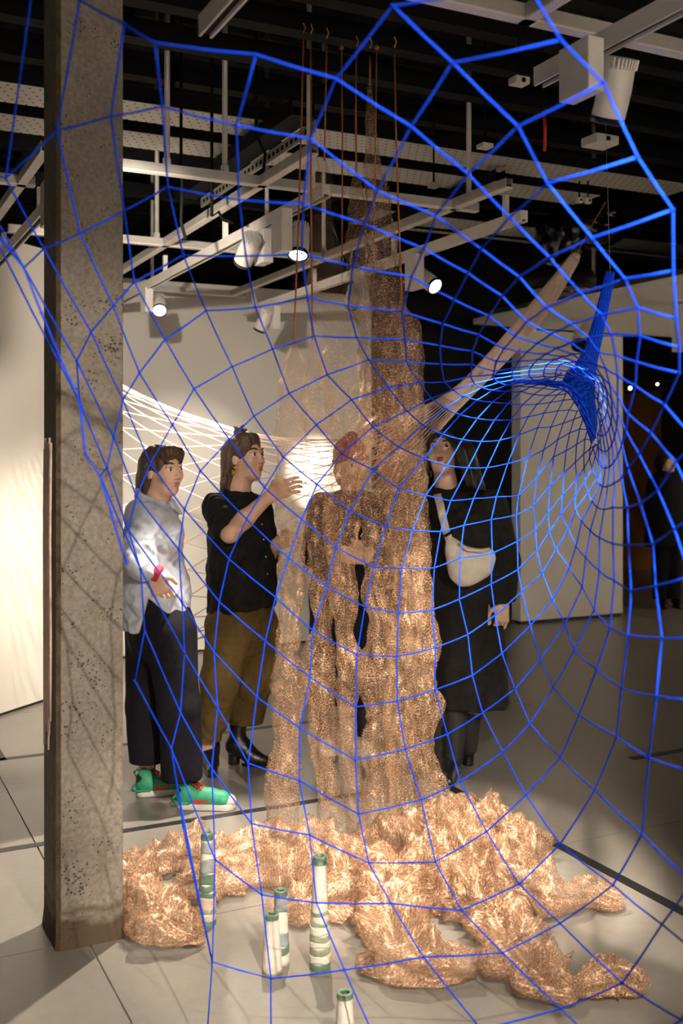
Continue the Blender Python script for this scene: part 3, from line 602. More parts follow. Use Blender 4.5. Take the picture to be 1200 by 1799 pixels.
# rolled lip of the throat and the neck that climbs to the ceiling
nk = [(1072, 478, 8), (1066, 510, 9), (1058, 545, 10), (1048, 585, 11.5), (1038, 620, 14), (1028, 648, 19), (1019, 668, 27), (1016, 682, 33), (1018, 700, 34)]
n_ = 36; mb = MB(); vs = []
thk = sorted((d % 46, xy) for d, xy in THROAT.items()); thd = [a for a, _ in thk]
def throat_xy(d):
    d = d % 46; ds = [thd[-1]-46]+thd+[thd[0]+46]; xs = [thk[-1][1]]+[b for _, b in thk]+[thk[0][1]]
    return float(np.interp(d, ds, [x[0] for x in xs])), float(np.interp(d, ds, [x[1] for x in xs]))
rows = []
for i, (x, y, w) in enumerate(nk[:-2]):
    c = at(x, y, 4.05); rr = w*4.05/FPX
    a = at(nk[i+1][0], nk[i+1][1], 4.05)-at(nk[max(i-1, 0)][0], nk[max(i-1, 0)][1], 4.05); a.normalize()
    sx = a.cross(Vector((0, 1, 0))).normalized(); sx = -sx if sx.x > 0 else sx       # first vertex on the left, then round the front
    rows.append([c+sx*rr*math.cos(2*math.pi*j/n_)-Vector((0, 1, 0))*rr*math.sin(2*math.pi*j/n_) for j in range(n_)])
last = []
for j in range(n_):
    x, y = throat_xy(-1+46*j/n_); last.append(at(x, y, 4.05-.10*math.sin(2*math.pi*j/n_)))
for f in (.35, .7, 1.0): rows.append([a.lerp(b, f) for a, b in zip(rows[len(nk)-3], last)])
for r_ in rows: vs += r_
mb.add(vs, [(i*n_+j, i*n_+(j+1) % n_, (i+1)*n_+(j+1) % n_, (i+1)*n_+j) for i in range(len(rows)-1) for j in range(n_)]+[tuple(range(n_))])
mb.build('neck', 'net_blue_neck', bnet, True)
for s in (1, -1):
    for k in range(14):
        line = []
        for u in np.linspace(0, 1, 30):
            f = u*(len(rows)-1); i = min(int(f), len(rows)-2); g = f-i; an = (k/14+s*u*.45)*n_; j = int(math.floor(an)) % n_; gj = an-math.floor(an)
            line.append((rows[i][j].lerp(rows[i][(j+1) % n_], gj)).lerp(rows[i+1][j].lerp(rows[i+1][(j+1) % n_], gj), g))
        MB().tube(line, .0016, 5).build('neck_cord', 'net_blue', bnet, True)
lip = [(870, 669, 1.2), (915, 670, 2.5), (955, 672, 5), (985, 676, 7), (1003, 686, 7), (1017, 705, 7.5), (1028, 730, 7), (1036, 752, 6), (1043, 774, 6.5)]
for k in range(7):
    line = []
    for i, (x, y, w) in enumerate(lip):
        an = 2*math.pi*k/7+i*.8; rr = w*3.9/FPX; line.append(at(x, y, 3.95)+Vector((rr*.8*math.cos(an)*.7, rr*math.sin(an), rr*.8*math.cos(an))))
    MB().tube(line, .0032, 6).build('lip_cord', 'net_blue', bnet, True)
MB().seg(at(1072, 480, 4.05), at(1082, 440, 4.2)+Vector((0, .2, .9)), .0008, 5).build('hanging_wire', 'grey_metal', bnet)

# ------------------------------------------------------------------ pink net
pn = empty('pink_net', at(600, 770, 5.9), 'pale pink diamond net slung from the upper right behind the visitors', 'net')
top = [(1003, 447), (950, 512), (900, 572), (850, 630), (800, 680), (740, 716), (660, 752), (600, 769), (520, 771), (440, 760), (380, 743), (300, 716), (219, 678), (150, 630)]
bot = [(1018, 458), (975, 532), (930, 592), (880, 645), (835, 690), (780, 748), (695, 852), (630, 925), (560, 985), (500, 1035), (420, 1090), (330, 1130), (219, 1150), (150, 1160)]
S_ = len(top)-1
def pnet(s, a):
    f = max(0, min(S_-1e-6, s*S_)); i = int(f); g = f-i
    def cat(P):
        p0 = np.array(P[max(i-1, 0)], float); p1 = np.array(P[i], float); p2 = np.array(P[i+1], float); p3 = np.array(P[min(i+2, S_)], float)
        return .5*((2*p1)+(-p0+p2)*g+(2*p0-5*p1+4*p2-p3)*g*g+(-p0+3*p1-3*p2+p3)*g**3)
    T, B = cat(top), cat(bot); c = (T+B)/2; h = (B-T)/2
    # cords crowd towards the top edge where the net hangs slack
    k = math.cos(a); sl = max(0, min(1, (s-.42)/.3)); kk = k+(.0 if sl == 0 else sl*.42*(1-k*k))
    xy = c-h*kk
    dep = 6.15-.35*min(1, s*1.6)+.30*max(0, s-.6)/.4
    w = np.linalg.norm(h)*dep/FPX
    return at(xy[0], xy[1], dep+math.sin(a)*min(.16, w*.9))
for s_ in (1, -1):
    for k in range(32):
        line = [pnet(u, 2*math.pi*k/32+s_*(2.6*u**.8)) for u in np.linspace(0, 1, 70)]
        MB().tube(line, .0027, 5).build('cord', 'net_pink', pn, True)
for k in range(44):
    a = 2*math.pi*k/44; MB().tube([pnet(u, a+.10*math.sin(u*60+k)) for u in np.linspace(0, .34, 28)], .0030, 5).build('cord', 'net_pink', pn, True)
MB().lathe([(.001, 0), (.026, .002), (.027, .03), (.024, .05)], 16, Matrix.Translation(at(1011, 452, 6.15)) @ (at(1040, 405, 6.15)-at(1003, 465, 6.15)).to_track_quat('Z', 'Y').to_matrix().to_4x4() @ Matrix.Translation((0, 0, -.03))).build('end_cap', 'net_pink', pn, True)
MB().tube([at(1014, 445, 6.15), at(1035, 405, 6.2), at(1064, 355, 6.3)], .0025, 5).build('hanging_wire', 'copper_cord', pn)

# ------------------------------------------------------------------ copper mesh strands
def smooth_path(P, step):
    P = np.array(P, float); out = []
    for i in range(len(P)-1):
        p0 = P[max(i-1, 0)]; p1 = P[i]; p2 = P[i+1]; p3 = P[min(i+2, len(P)-1)]
        n = max(2, int(np.linalg.norm((p2-p1)[:3])/step))
        for g in np.arange(n)/n: out.append(.5*((2*p1)+(-p0+p2)*g+(2*p0-5*p1+4*p2-p3)*g*g+(-p0+3*p1-3*p2+p3)*g**3))
    out.append(P[-1]); return np.array(out)
def wire_tube(name, P, mt, parent, seed, crumple=.25, n=44, step=.010, floor_from=None, dens=(1, 1)):
    Q = smooth_path(P, step); m_ = len(Q); C = Q[:, :3]; rad = np.maximum(Q[:, 3], .003)
    tan = np.gradient(C, axis=0); tan /= np.linalg.norm(tan, axis=1)[:, None]+1e-9
    ref = np.array([0.0, 1.0, 0.0]); A = np.zeros_like(C)
    a = np.cross(tan[0], ref); a /= np.linalg.norm(a)+1e-9
    for i in range(m_):
        a = a-tan[i]*a.dot(tan[i]); a /= np.linalg.norm(a)+1e-9; A[i] = a
    B = np.cross(tan, A); L = np.concatenate([[0], np.cumsum(np.linalg.norm(np.diff(C, axis=0), axis=1))])
    if floor_from is not None: rad = rad*np.array([1+.55*mnoise.noise(Vector((seed*3.1, 0, l*7)))+.3*mnoise.noise(Vector((seed, 4, l*19))) for l in L]); rad[-12:] *= np.linspace(1, .45, 12)
    V = np.zeros((m_, n, 3)); UVs = np.zeros((m_, n+1, 2))
    for i in range(m_):
        for j in range(n):
            w = 2*math.pi*j/n; c, s = math.cos(w), math.sin(w)
            pz = Vector((c*1.1+seed*7.3, s*1.1, L[i]*9.0)); pz2 = Vector((c*2.0+seed, s*2.0, L[i]*13.0)); pz3 = Vector((c*5+seed, s*5.5, L[i]*40))
            k = 1+crumple*(1.25*mnoise.noise(pz)+1.2*(.3-abs(mnoise.noise(pz2))*1.7)+.22*mnoise.noise(pz3))
            fold = mnoise.noise(Vector((c*2.4+seed, s*2.4+5, L[i]*1.6)))*.30
            r = rad[i]*max(.25, k+fold*min(1, crumple*3))
            if floor_from is not None: r *= 1+.55*max(0, mnoise.noise(Vector((c*1.6+seed*2, s*1.6, L[i]*16))))**1.2+.10*abs(mnoise.noise(Vector((c*4+seed*2, s*4, L[i]*34))))
            V[i, j] = C[i]+A[i]*c*r+B[i]*s*r
    if floor_from is not None:
        lowz = .006+.012*np.abs(np.sin(np.arange(n)*1.7+seed))[None, :]+np.zeros((m_, 1))
        V[:, :, 2] = np.where(V[:, :, 2] < lowz, lowz, V[:, :, 2])
    me = bpy.data.meshes.new(name)
    fs = [(i*n+j, i*n+(j+1) % n, (i+1)*n+(j+1) % n, (i+1)*n+j) for i in range(m_-1) for j in range(n)]
    me.from_pydata(V.reshape(-1, 3).tolist(), [], fs); me.update()
    da = me.attributes.new('knit_tightness', 'FLOAT', 'POINT'); da.data.foreach_set('value', np.repeat(np.interp(L/L[-1], (0, .36, .56, 1), (dens[0], dens[0]*.75+dens[1]*.25, dens[1], dens[1])), n).astype(np.float32))
    uvl = me.uv_layers.new(name='UVMap'); circ = 2*math.pi*np.mean(rad)
    lu = np.zeros((len(fs), 4, 2)); k = 0
    ii = np.repeat(np.arange(m_-1), n); jj = np.tile(np.arange(n), m_-1)
    lu[:, 0] = np.stack([jj/n*circ, L[ii]], 1); lu[:, 1] = np.stack([(jj+1)/n*circ, L[ii]], 1); lu[:, 2] = np.stack([(jj+1)/n*circ, L[ii+1]], 1); lu[:, 3] = np.stack([jj/n*circ, L[ii+1]], 1)
    uvl.data.foreach_set('uv', lu.reshape(-1))
    return link(name, me, mt, parent, True)
def strand(label, cord, hang, tail, Y, seed, dens=(.7, 1)):
    """cord: px points of the tie cord; hang: (y, x, halfwidth) px rows; tail: (x, y, halfwidth) px rows on the floor"""
    b = at(hang[-1][1], hang[-1][0], Y); t = empty('copper_strand', (b.x, b.y, .0), label, 'copper mesh', 'hanging copper mesh strands')
    if cord: MB().tube([at(x, y, Y) for x, y in cord], .0042, 6).build('cord', 'copper_cord', t, True)
    if cord:
        x0, y0 = cord[0]; MB().tube([at(x0, y0, Y)+Vector((0, 0, .03)), at(x0, y0, Y)+Vector((.008, 0, .05)), at(x0, y0, Y)+Vector((0, 0, .07))], .003, 5).build('hook', 'gold', t)
    P = []
    zend = at(hang[-1][1], hang[-1][0], Y).z
    rows = [(y, x, w) for (y, x, w) in hang]
    for (y, x, w) in rows:
        v = at(x, y, Y); P.append((v.x, v.y, max(v.z, .03), w*Y/FPX))
    wire_tube('mesh_tube', P, 'copper_mesh', t, seed, .24, dens=dens)
    if tail:
        P = []
        for (x, y, w) in tail:
            g = fl(x, y); rr = w*g.y/FPX; g = fl(x, y, rr*.62); rr = w*g.y/FPX
            P.append((g.x, g.y, rr*.52, rr))
        P[0] = (P[0][0], P[0][1], P[0][2]+.02, P[0][3])
        wire_tube('floor_tail', P, 'copper_mesh_dense', t, seed+3.7, .42, 40, .009, True)
    return t
strand('pale copper mesh strand hanging farthest left beside the brown trousers', [(533, 70), (530, 200), (524, 400), (518, 560), (516, 598)],
  [(598, 516, 3), (615, 516, 9), (640, 517, 18), (700, 513, 27), (800, 511, 25), (900, 513, 27), (1000, 513, 25), (1060, 514, 21), (1120, 506, 23), (1150, 502, 18), (1190, 508, 32), (1215, 508, 33), (1245, 503, 25), (1300, 503, 21), (1360, 500, 29), (1420, 498, 25), (1452, 500, 24), (1470, 500, 28)],
  [(590, 1486, 30), (540, 1482, 36), (480, 1478, 36), (430, 1486, 30), (380, 1500, 36), (320, 1500, 38), (270, 1510, 28), (225, 1512, 26), (190, 1505, 24)], 4.38, 1, (.42, 1.1))
strand('copper mesh strand with a pointed top second from the left', [(546, 72), (546, 300), (549, 598)],
  [(598, 550, 3), (620, 550, 9), (650, 553, 18), (700, 557, 27), (800, 561, 23), (880, 563, 22), (960, 566, 26), (1010, 570, 30), (1060, 566, 20), (1100, 566, 15), (1155, 559, 27), (1180, 557, 30), (1230, 566, 22), (1300, 568, 23), (1335, 566, 18), (1370, 574, 20), (1410, 583, 25), (1450, 590, 28), (1480, 598, 32)],
  [(610, 1512, 40), (560, 1522, 44), (500, 1525, 40), (440, 1535, 36), (390, 1548, 34), (340, 1556, 30), (310, 1548, 24)], 4.30, 2, (.42, 1))
strand('brown copper mesh strand in front of the burgundy beanie', [(574, 80), (572, 180), (570, 282)],
  [(280, 570, 3), (300, 568, 11), (330, 565, 18), (372, 569, 14), (420, 571, 26), (470, 572, 32), (520, 580, 36), (600, 606, 40), (700, 613, 42), (780, 620, 32), (860, 603, 30), (940, 600, 30), (990, 600, 22), (1040, 603, 27), (1080, 607, 20), (1110, 604, 16), (1155, 612, 24), (1190, 614, 22), (1240, 610, 17), (1300, 611, 17), (1370, 618, 17), (1420, 632, 20), (1460, 642, 28), (1500, 652, 36)],
  [(650, 1530, 44), (600, 1560, 44), (550, 1580, 40), (505, 1592, 32), (470, 1592, 22)], 4.22, 3, (.24, 1))
strand('brown copper mesh strand with pointed top left of the tall one', [(626, 95), (625, 200), (626, 306)],
  [(305, 626, 3), (325, 626, 10), (360, 628, 17), (420, 634, 24), (480, 642, 30), (550, 660, 34), (620, 670, 36), (700, 672, 38), (780, 670, 40), (860, 662, 34), (940, 672, 34), (1000, 668, 30), (1040, 661, 28), (1085, 672, 24), (1130, 672, 28), (1180, 667, 36), (1220, 668, 33), (1260, 669, 27), (1300, 664, 28), (1350, 672, 30), (1400, 670, 34), (1460, 672, 42), (1505, 684, 48)],
  [(690, 1540, 60), (690, 1580, 52), (690, 1625, 56), (700, 1665, 54), (745, 1690, 44), (790, 1692, 40), (825, 1688, 38), (840, 1690, 24)], 4.14, 4, (.85, 1))
strand('tallest copper mesh strand rising to the beam', [(650, 98), (650, 150)],
  [(145, 650, 3), (200, 650, 8), (260, 652, 12), (300, 655, 16), (350, 663, 22), (420, 668, 28), (480, 672, 30), (560, 686, 34), (620, 694, 40), (700, 700, 40), (780, 706, 38), (860, 712, 34), (940, 712, 32), (1000, 716, 30), (1060, 716, 28), (1120, 712, 30), (1180, 706, 26), (1240, 700, 28), (1300, 704, 28), (1360, 706, 26), (1420, 708, 34), (1470, 712, 42), (1500, 724, 46)],
  [(740, 1530, 52), (800, 1560, 48), (860, 1600, 50), (900, 1640, 48), (912, 1680, 46), (945, 1710, 40), (990, 1735, 38), (1030, 1730, 32), (1075, 1718, 36), (1115, 1722, 42), (1136, 1735, 28)], 4.06, 5, (.95, 1))
strand('copper mesh strand hanging farthest right from a long cord', [(693, 97), (696, 250), (702, 420), (706, 535)],
  [(533, 706, 3), (550, 709, 12), (575, 714, 24), (620, 716, 29), (670, 716, 27), (740, 718, 26), (820, 724, 24), (900, 729, 22), (960, 730, 24), (1010, 732, 23), (1060, 735, 23), (1100, 738, 26), (1140, 743, 29), (1165, 738, 24), (1210, 738, 26), (1238, 745, 32), (1270, 742, 24), (1310, 740, 21), (1360, 750, 24), (1400, 762, 30), (1445, 778, 38), (1470, 788, 42)],
  [(800, 1478, 48), (850, 1505, 52), (900, 1545, 50), (950, 1565, 46), (1000, 1575, 34), (1045, 1570, 30), (1080, 1580, 28), (1097, 1588, 18)], 4.02, 6)
def pile(label, tail, seed):
    g = fl(tail[0][0], tail[0][1]); t = empty('copper_strand', (g.x, g.y, 0), label, 'copper mesh', 'hanging copper mesh strands'); P = []
    for (x, y, w) in tail:
        g = fl(x, y); rr = w*g.y/FPX; g = fl(x, y, rr*.62); rr = w*g.y/FPX; P.append((g.x, g.y, rr*.52, rr))
    wire_tube('floor_tail', P, 'copper_mesh_dense', t, seed, .42, 40, .009, True)
pile('crumpled copper mesh lying just right of the column foot', [(120, 1555, 30), (190, 1555, 36), (240, 1575, 40), (280, 1612, 44), (318, 1632, 42), (345, 1642, 30), (358, 1650, 14)], 11)
pile('crumpled copper mesh loop lying nearest the black floor tape', [(770, 1460, 40), (820, 1448, 42), (865, 1445, 38), (905, 1468, 38), (930, 1492, 34), (935, 1512, 22)], 12)
pile('crumpled copper mesh heaped in the middle of the pile', [(600, 1500, 34), (660, 1490, 50), (740, 1500, 54), (800, 1530, 50), (870, 1560, 48), (900, 1575, 40)], 13)
# the two bare cords
for x0, x1, y1, lb in ((600, 601, 450, 'thin bare copper cord hanging left of the tall strand'), (662, 655, 540, 'thin bare copper cord hanging right of the tall strand')):
    t = empty('hanging_rope', at(x0, 80, 4.2), lb, 'rope', 'bare copper ropes'); MB().tube([at(x0, 78, 4.2), at((x0+x1)/2+1, 250, 4.2), at(x1, y1, 4.2)], .0036, 6).build('cord', 'copper_cord', t, True); MB().ball(at(x0, 84, 4.2), .009, 8).build('knot', 'copper_cord', t, True)

# ------------------------------------------------------------------ ceramic towers
def vase(px, base, top, rb, rt, label, bands, seed):
    """bands: (z0, z1, material, bulge) in fractions of the height, proud rings on the white cone"""
    g = fl(px, base); s = g.y/FPX; h = (base-top)*s*1.0; Rb, Rt = rb*s, rt*s
    h = h-.0; t = empty('ceramic_tower', g, label, 'vase', 'ceramic towers on the floor')
    def rad(f): return (Rb+(Rt-Rb)*max(0, f-.25)/.75) if f > .25 else Rb*(1+.02*math.sin(f*20))
    T = Matrix.Translation(g)
    MB().lathe([(rad(f)*(1+.012*math.sin(f*31+seed)), f*h) for f in np.linspace(0, .985, 26)], 32, T, (True, False)).build('body', 'vase_white', t, True)
    for (z0, z1, mt, bu) in bands:
        m_ = 7; prof = [(rad(z0)*.98, z0*h)]+[(rad(f)*(1+bu+.006*math.sin(f*90+seed)), f*h) for f in np.linspace(z0, z1, m_)]+[(rad(z1)*.98, z1*h)]
        mb = MB().lathe(prof, 32, T, (False, False))
        mb.v = [(x, y, z+.0025*math.sin(3*math.atan2(y-g.y, x-g.x)+seed+z0*40)) for (x, y, z) in mb.v]
        mb.build('band', mt, t, True)
    rt_ = rad(1)
    MB().lathe([(rt_*1.0, h*.955), (rt_*1.10, h*.975), (rt_*1.12, h*.99), (rt_*1.0, h), (rt_*.74, h), (rt_*.70, h*.97)], 32, T, (False, False)).build('rim', 'vase_green', t, True)
    MB().lathe([(rt_*.72, h*.93), (rt_*.001, h*.93)], 20, T, (False, False)).build('mouth', 'vase_inside', t)
    for k in range(22):
        w = 2*math.pi*k/22; MB().box((-.0022, -.0022, -.006), (.0022, .0022, .006), T @ Matrix.Translation((rt_*1.06*math.cos(w), rt_*1.06*math.sin(w), h*.945)) @ Matrix.Rotation(w, 4, 'Z')).build('bead', 'vase_green', t)
vase(364, 1622, 1462, 15.5, 9.5, 'dark green and grey banded ceramic tower farthest left', [(.0, .06, 'vase_green', .03), (.06, .12, 'vase_peach', .02), (.13, .17, 'vase_sage', .05), (.17, .30, 'vase_peach', .02), (.31, .36, 'vase_green', .06), (.37, .44, 'vase_green', .03), (.45, .56, 'vase_green', .04), (.57, .72, 'vase_greyblue', .02), (.78, .90, 'vase_greyblue', .02)], 1)
vase(493, 1692, 1563, 15, 10, 'ceramic tower with blue grey neck behind the short white one', [(.03, .12, 'vase_white', .05), (.16, .26, 'vase_green', .05), (.27, .45, 'vase_greyblue', .02), (.72, .95, 'vase_greyblue', .02)], 2)
vase(478, 1706, 1605, 17.5, 10, 'short plain white ceramic cone with a green rim', [(.0, .04, 'vase_sage', .02)], 3)
vase(562, 1700, 1503, 17.5, 11, 'tall white ceramic tower with sage green bands at its foot', [(.0, .07, 'vase_green', .04), (.07, .13, 'vase_white', .06), (.14, .20, 'vase_sage', .04), (.21, .25, 'vase_white', .07), (.26, .31, 'vase_sage', .05), (.32, .38, 'vase_white', .07), (.39, .42, 'vase_sage', .03), (.42, .48, 'vase_white', .02), (.485, .52, 'vase_sage', .04)], 4)
vase(606, 1850, 1742, 18, 12.5, 'white ceramic cone cut by the bottom edge of the frame', [(.0, .05, 'vase_sage', .03)], 5)
# ------------------------------------------------------------------ signed distance modelling for people
class Field:
    def __init__(s, lo, hi, h):
        s.lo = np.array(lo, float); s.h = h; s.n = np.ceil((np.array(hi)-s.lo)/h).astype(int)+1
        s.d = np.full(s.n, .3, np.float32)
    def block(s, lo, hi):
        a = np.clip(np.floor((np.array(lo)-s.lo)/s.h).astype(int), 0, s.n-1); b = np.clip(np.ceil((np.array(hi)-s.lo)/s.h).astype(int)+1, 1, s.n)
        if (b <= a).any(): return None
        g = [s.lo[i]+s.h*np.arange(a[i], b[i]) for i in range(3)]
        X = np.stack(np.meshgrid(*g, indexing='ij'), -1).astype(np.float32)
        return tuple(slice(a[i], b[i]) for i in range(3)), X
    def put(s, sl, d, k):
        o = s.d[sl]
        if k > 0: h = np.maximum(k-np.abs(o-d), 0)/k; s.d[sl] = np.minimum(o, d)-h*h*k*.25
        else: s.d[sl] = np.minimum(o, d)
    def cut(s, sl, d, k=0.0):       # remove where d < 0
        o = s.d[sl]; d = -d
        if k > 0: h = np.maximum(k-np.abs(o-d), 0)/k; s.d[sl] = np.maximum(o, d)+h*h*k*.25
        else: s.d[sl] = np.maximum(o, d)
    def cone(s, a, b, ra, rb, k=.02, flat=None, ax=None, sub=False):
        a = np.array(a, np.float32); b = np.array(b, np.float32); m_ = max(ra, rb)*(max(1, flat or 1))+k+s.h*2
        bl = s.block(np.minimum(a, b)-m_, np.maximum(a, b)+m_)
        if bl is None: return
        sl, X = bl; ab = b-a; L2 = float(ab @ ab)+1e-9; t = np.clip(((X-a) @ ab)/L2, 0, 1); w = X-a-t[..., None]*ab
        if flat:
            ax = np.array(ax, np.float32); ax = ax/np.linalg.norm(ax); c = w @ ax; w = w-c[..., None]*ax*(1-1/flat)
        d = np.linalg.norm(w, axis=-1)-(ra+(rb-ra)*t)
        (s.cut if sub else s.put)(sl, d, k)
    def ell(s, c, F, S, U, r, k=.02, sub=False):
        c = np.array(c, np.float32); m_ = max(r)+k+s.h*2; bl = s.block(c-m_, c+m_)
        if bl is None: return
        sl, X = bl; w = X-c; q = np.stack([w @ np.array(S, np.float32)/r[0], w @ np.array(F, np.float32)/r[1], w @ np.array(U, np.float32)/r[2]], -1)
        l = np.linalg.norm(q, axis=-1); g = np.linalg.norm(q/np.array(r, np.float32), axis=-1)+1e-6
        d = l*(l-1)/g; (s.cut if sub else s.put)(sl, d.astype(np.float32), k)
    def half(s, p, n, lo=None, hi=None, k=0.0):   # remove the side the normal points to
        lo = s.lo if lo is None else lo; hi = s.lo+s.h*s.n if hi is None else hi
        sl, X = s.block(lo, hi); d = (X-np.array(p, np.float32)) @ (np.array(n, np.float32)/np.linalg.norm(n)); s.cut(sl, -d.astype(np.float32), k)
    def ripple(s, amp, f, seed=0.0, vert=.35):
        ax = [s.lo[i]+s.h*np.arange(s.n[i]) for i in range(3)]
        X, Y, Z = np.meshgrid(*[a.astype(np.float32) for a in ax], indexing='ij')
        w = np.sin(f*(X*.9+Y*.5)+2.2*np.sin(f*vert*Z*.6+seed)+seed)*.6+np.sin(f*1.7*(X*.4-Y*.9)+1.7*np.sin(f*vert*Z+2*seed)+seed*3)*.4
        s.d += (amp*w).astype(np.float32)
    def mesh(s, name, mt, parent, smooth_it=1):
        d = s.d; ins = d < 0; n = np.array(d.shape)
        c = [ins[i:n[0]-1+i, j:n[1]-1+j, k:n[2]-1+k] for i in (0, 1) for j in (0, 1) for k in (0, 1)]
        cnt = sum(x.astype(np.int8) for x in c); act = (cnt > 0) & (cnt < 8)
        idx = -np.ones(act.shape, np.int64); ids = np.argwhere(act); idx[act] = np.arange(len(ids))
        if len(ids) == 0: return None
        acc = np.zeros((len(ids), 3)); wt = np.zeros(len(ids))
        corners = [(i, j, k) for i in (0, 1) for j in (0, 1) for k in (0, 1)]
        val = {cc: d[ids[:, 0]+cc[0], ids[:, 1]+cc[1], ids[:, 2]+cc[2]] for cc in corners}
        for a in corners:
            for ax in range(3):
                if a[ax] == 0:
                    b = list(a); b[ax] = 1; b = tuple(b); va, vb = val[a], val[b]; cr = (va < 0) != (vb < 0)
                    t = np.where(cr, va/(va-vb+1e-12*((va-vb) == 0)), 0); p = np.array(a, float)[None]+np.zeros((len(ids), 3)); p[:, ax] = t
                    acc += p*cr[:, None]; wt += cr
        V = s.lo+(ids+acc/np.maximum(wt, 1)[:, None])*s.h
        F = []
        for ax in range(3):
            u, v = (ax+1) % 3, (ax+2) % 3
            sl0 = [slice(None)]*3; sl1 = [slice(None)]*3; sl0[ax] = slice(0, n[ax]-1); sl1[ax] = slice(1, n[ax])
            e0, e1 = ins[tuple(sl0)], ins[tuple(sl1)]; cr = np.argwhere(e0 != e1)
            ok = (cr[:, u] > 0) & (cr[:, v] > 0) & (cr[:, u] < n[u]-1) & (cr[:, v] < n[v]-1); cr = cr[ok]
            flip = e0[cr[:, 0], cr[:, 1], cr[:, 2]]
            def q(du, dv):
                w = cr.copy(); w[:, u] -= du; w[:, v] -= dv; return idx[w[:, 0], w[:, 1], w[:, 2]]
            quad = np.stack([q(1, 1), q(0, 1), q(0, 0), q(1, 0)], 1); quad[~flip] = quad[~flip][:, ::-1]; F.append(quad)
        F = np.concatenate(F); F = F[(F >= 0).all(1)]
        for _ in range(smooth_it):
            e = np.concatenate([F[:, [0, 1]], F[:, [1, 2]], F[:, [2, 3]], F[:, [3, 0]]]); sm = np.zeros_like(V); ct = np.zeros(len(V))
            np.add.at(sm, e[:, 0], V[e[:, 1]]); np.add.at(ct, e[:, 0], 1); np.add.at(sm, e[:, 1], V[e[:, 0]]); np.add.at(ct, e[:, 1], 1)
            V = V*.5+sm/np.maximum(ct, 1)[:, None]*.5
        me = bpy.data.meshes.new(name); me.vertices.add(len(V)); me.vertices.foreach_set('co', V.reshape(-1))
        me.loops.add(F.size); me.loops.foreach_set('vertex_index', F.reshape(-1).astype(np.int32)); me.polygons.add(len(F))
        me.polygons.foreach_set('loop_start', (np.arange(len(F))*4).astype(np.int32)); me.update(calc_edges=True); me.validate()
        return link(name, me, mt, parent, True)

def frame(F, roll=0.0):
    F = Vector(F).normalized(); S = F.cross(Vector((0, 0, 1))).normalized(); U = S.cross(F).normalized()
    if roll: q = Matrix.Rotation(roll, 3, F); S = q @ S; U = q @ U
    return F, S, U     # forward, the person's right, up
class Head:
    def __init__(s, c, F, H, roll=0.0): s.c = Vector(c); s.F, s.S, s.U = frame(F, roll); s.H = H
    def P(s, x, y, z): return s.c+(s.S*x+s.F*y+s.U*z)*s.H
def head_sdf(f, h, slim=1.0):
    H = h.H; e = lambda p, r, k=.02, sub=False: f.ell(h.P(*p), h.F, h.S, h.U, [a*H for a in r], k, sub); K = .1*H
    e((0, -.05, .14), (.335*slim, .42, .355), 0.0); e((0, .13, -.13), (.255*slim, .27, .345), .14*H)
    f.cone(h.P(-.10, .20, -.38), h.P(.10, .20, -.38), .075*H, .075*H, .14*H); f.cone(h.P(0, .29, -.42), h.P(0, .30, -.40), .06*H, .055*H, .1*H)
    for s in (-1, 1):
        e((s*.17*slim, .26, -.08), (.12, .12, .12), .10*H)
        e((s*.345*slim, -.03, -.02), (.035, .085, .13), .03*H)
        e((s*.15, .43, .045), (.085, .075, .06), .05*H, True)
    f.cone(h.P(-.17, .345, .125), h.P(.17, .345, .125), .04*H, .04*H, .06*H)
    f.cone(h.P(0, .385, .07), h.P(0, .47, -.10), .026*H, .046*H, .045*H)
    for s in (-1, 1): f.ell(h.P(s*.055, .41, -.115), h.F, h.S, h.U, (.04*H, .05*H, .032*H), .025*H)
    f.ell(h.P(0, .345, -.245), h.F, h.S, h.U, (.12*H, .06*H, .075*H), .05*H)
def face_parts(body, h, lips='lips_soft', brow=True, open_=0.0, look=(0, 1, 0)):
    H = h.H; Mx = Matrix((h.S, h.F, h.U)).transposed().to_4x4()
    for s in (-1, 1):
        c = h.P(s*.148, .316, .045); ey = MB().ball(c, .060*H, 14, Mx).build('eye', 'eye_white', body, True)
        lk = (h.S*look[0]+h.F*look[1]+h.U*look[2]).normalized()
        MB().ball(c+lk*.036*H, .036*H, 10).build('iris', 'eye_dark', ey, True)
        MB().tube([h.P(s*.21, .30, .085), h.P(s*.15, .385, .10), h.P(s*.085, .37, .075)], [.010*H, .014*H, .008*H], 6).build('eyelid', 'brow_dark', body, True)
        if brow: MB().tube([h.P(s*.235, .30, .16), h.P(s*.17, .375, .19), h.P(s*.075, .40, .165)], [.010*H, .019*H, .015*H], 6).build('eyebrow', 'brow_dark', body, True)
    MB().tube([h.P(-.095, .352, -.235), h.P(-.05, .397, -.222), h.P(0, .408, -.228), h.P(.05, .397, -.222), h.P(.095, .352, -.235)], [.008*H, .02*H, .02*H, .02*H, .008*H], 8).build('upper_lip', lips, body, True)
    MB().tube([h.P(-.09, .352, -.245), h.P(-.045, .395, -.272), h.P(0, .402, -.276), h.P(.045, .395, -.272), h.P(.09, .352, -.245)], [.008*H, .023*H, .026*H, .023*H, .008*H], 8).build('lower_lip', lips, body, True)
    if open_: MB().ball(h.P(0, .375, -.25), (.06*H, .035*H, .018*H), 10, Mx).build('mouth_gap', 'eye_dark', body, True)
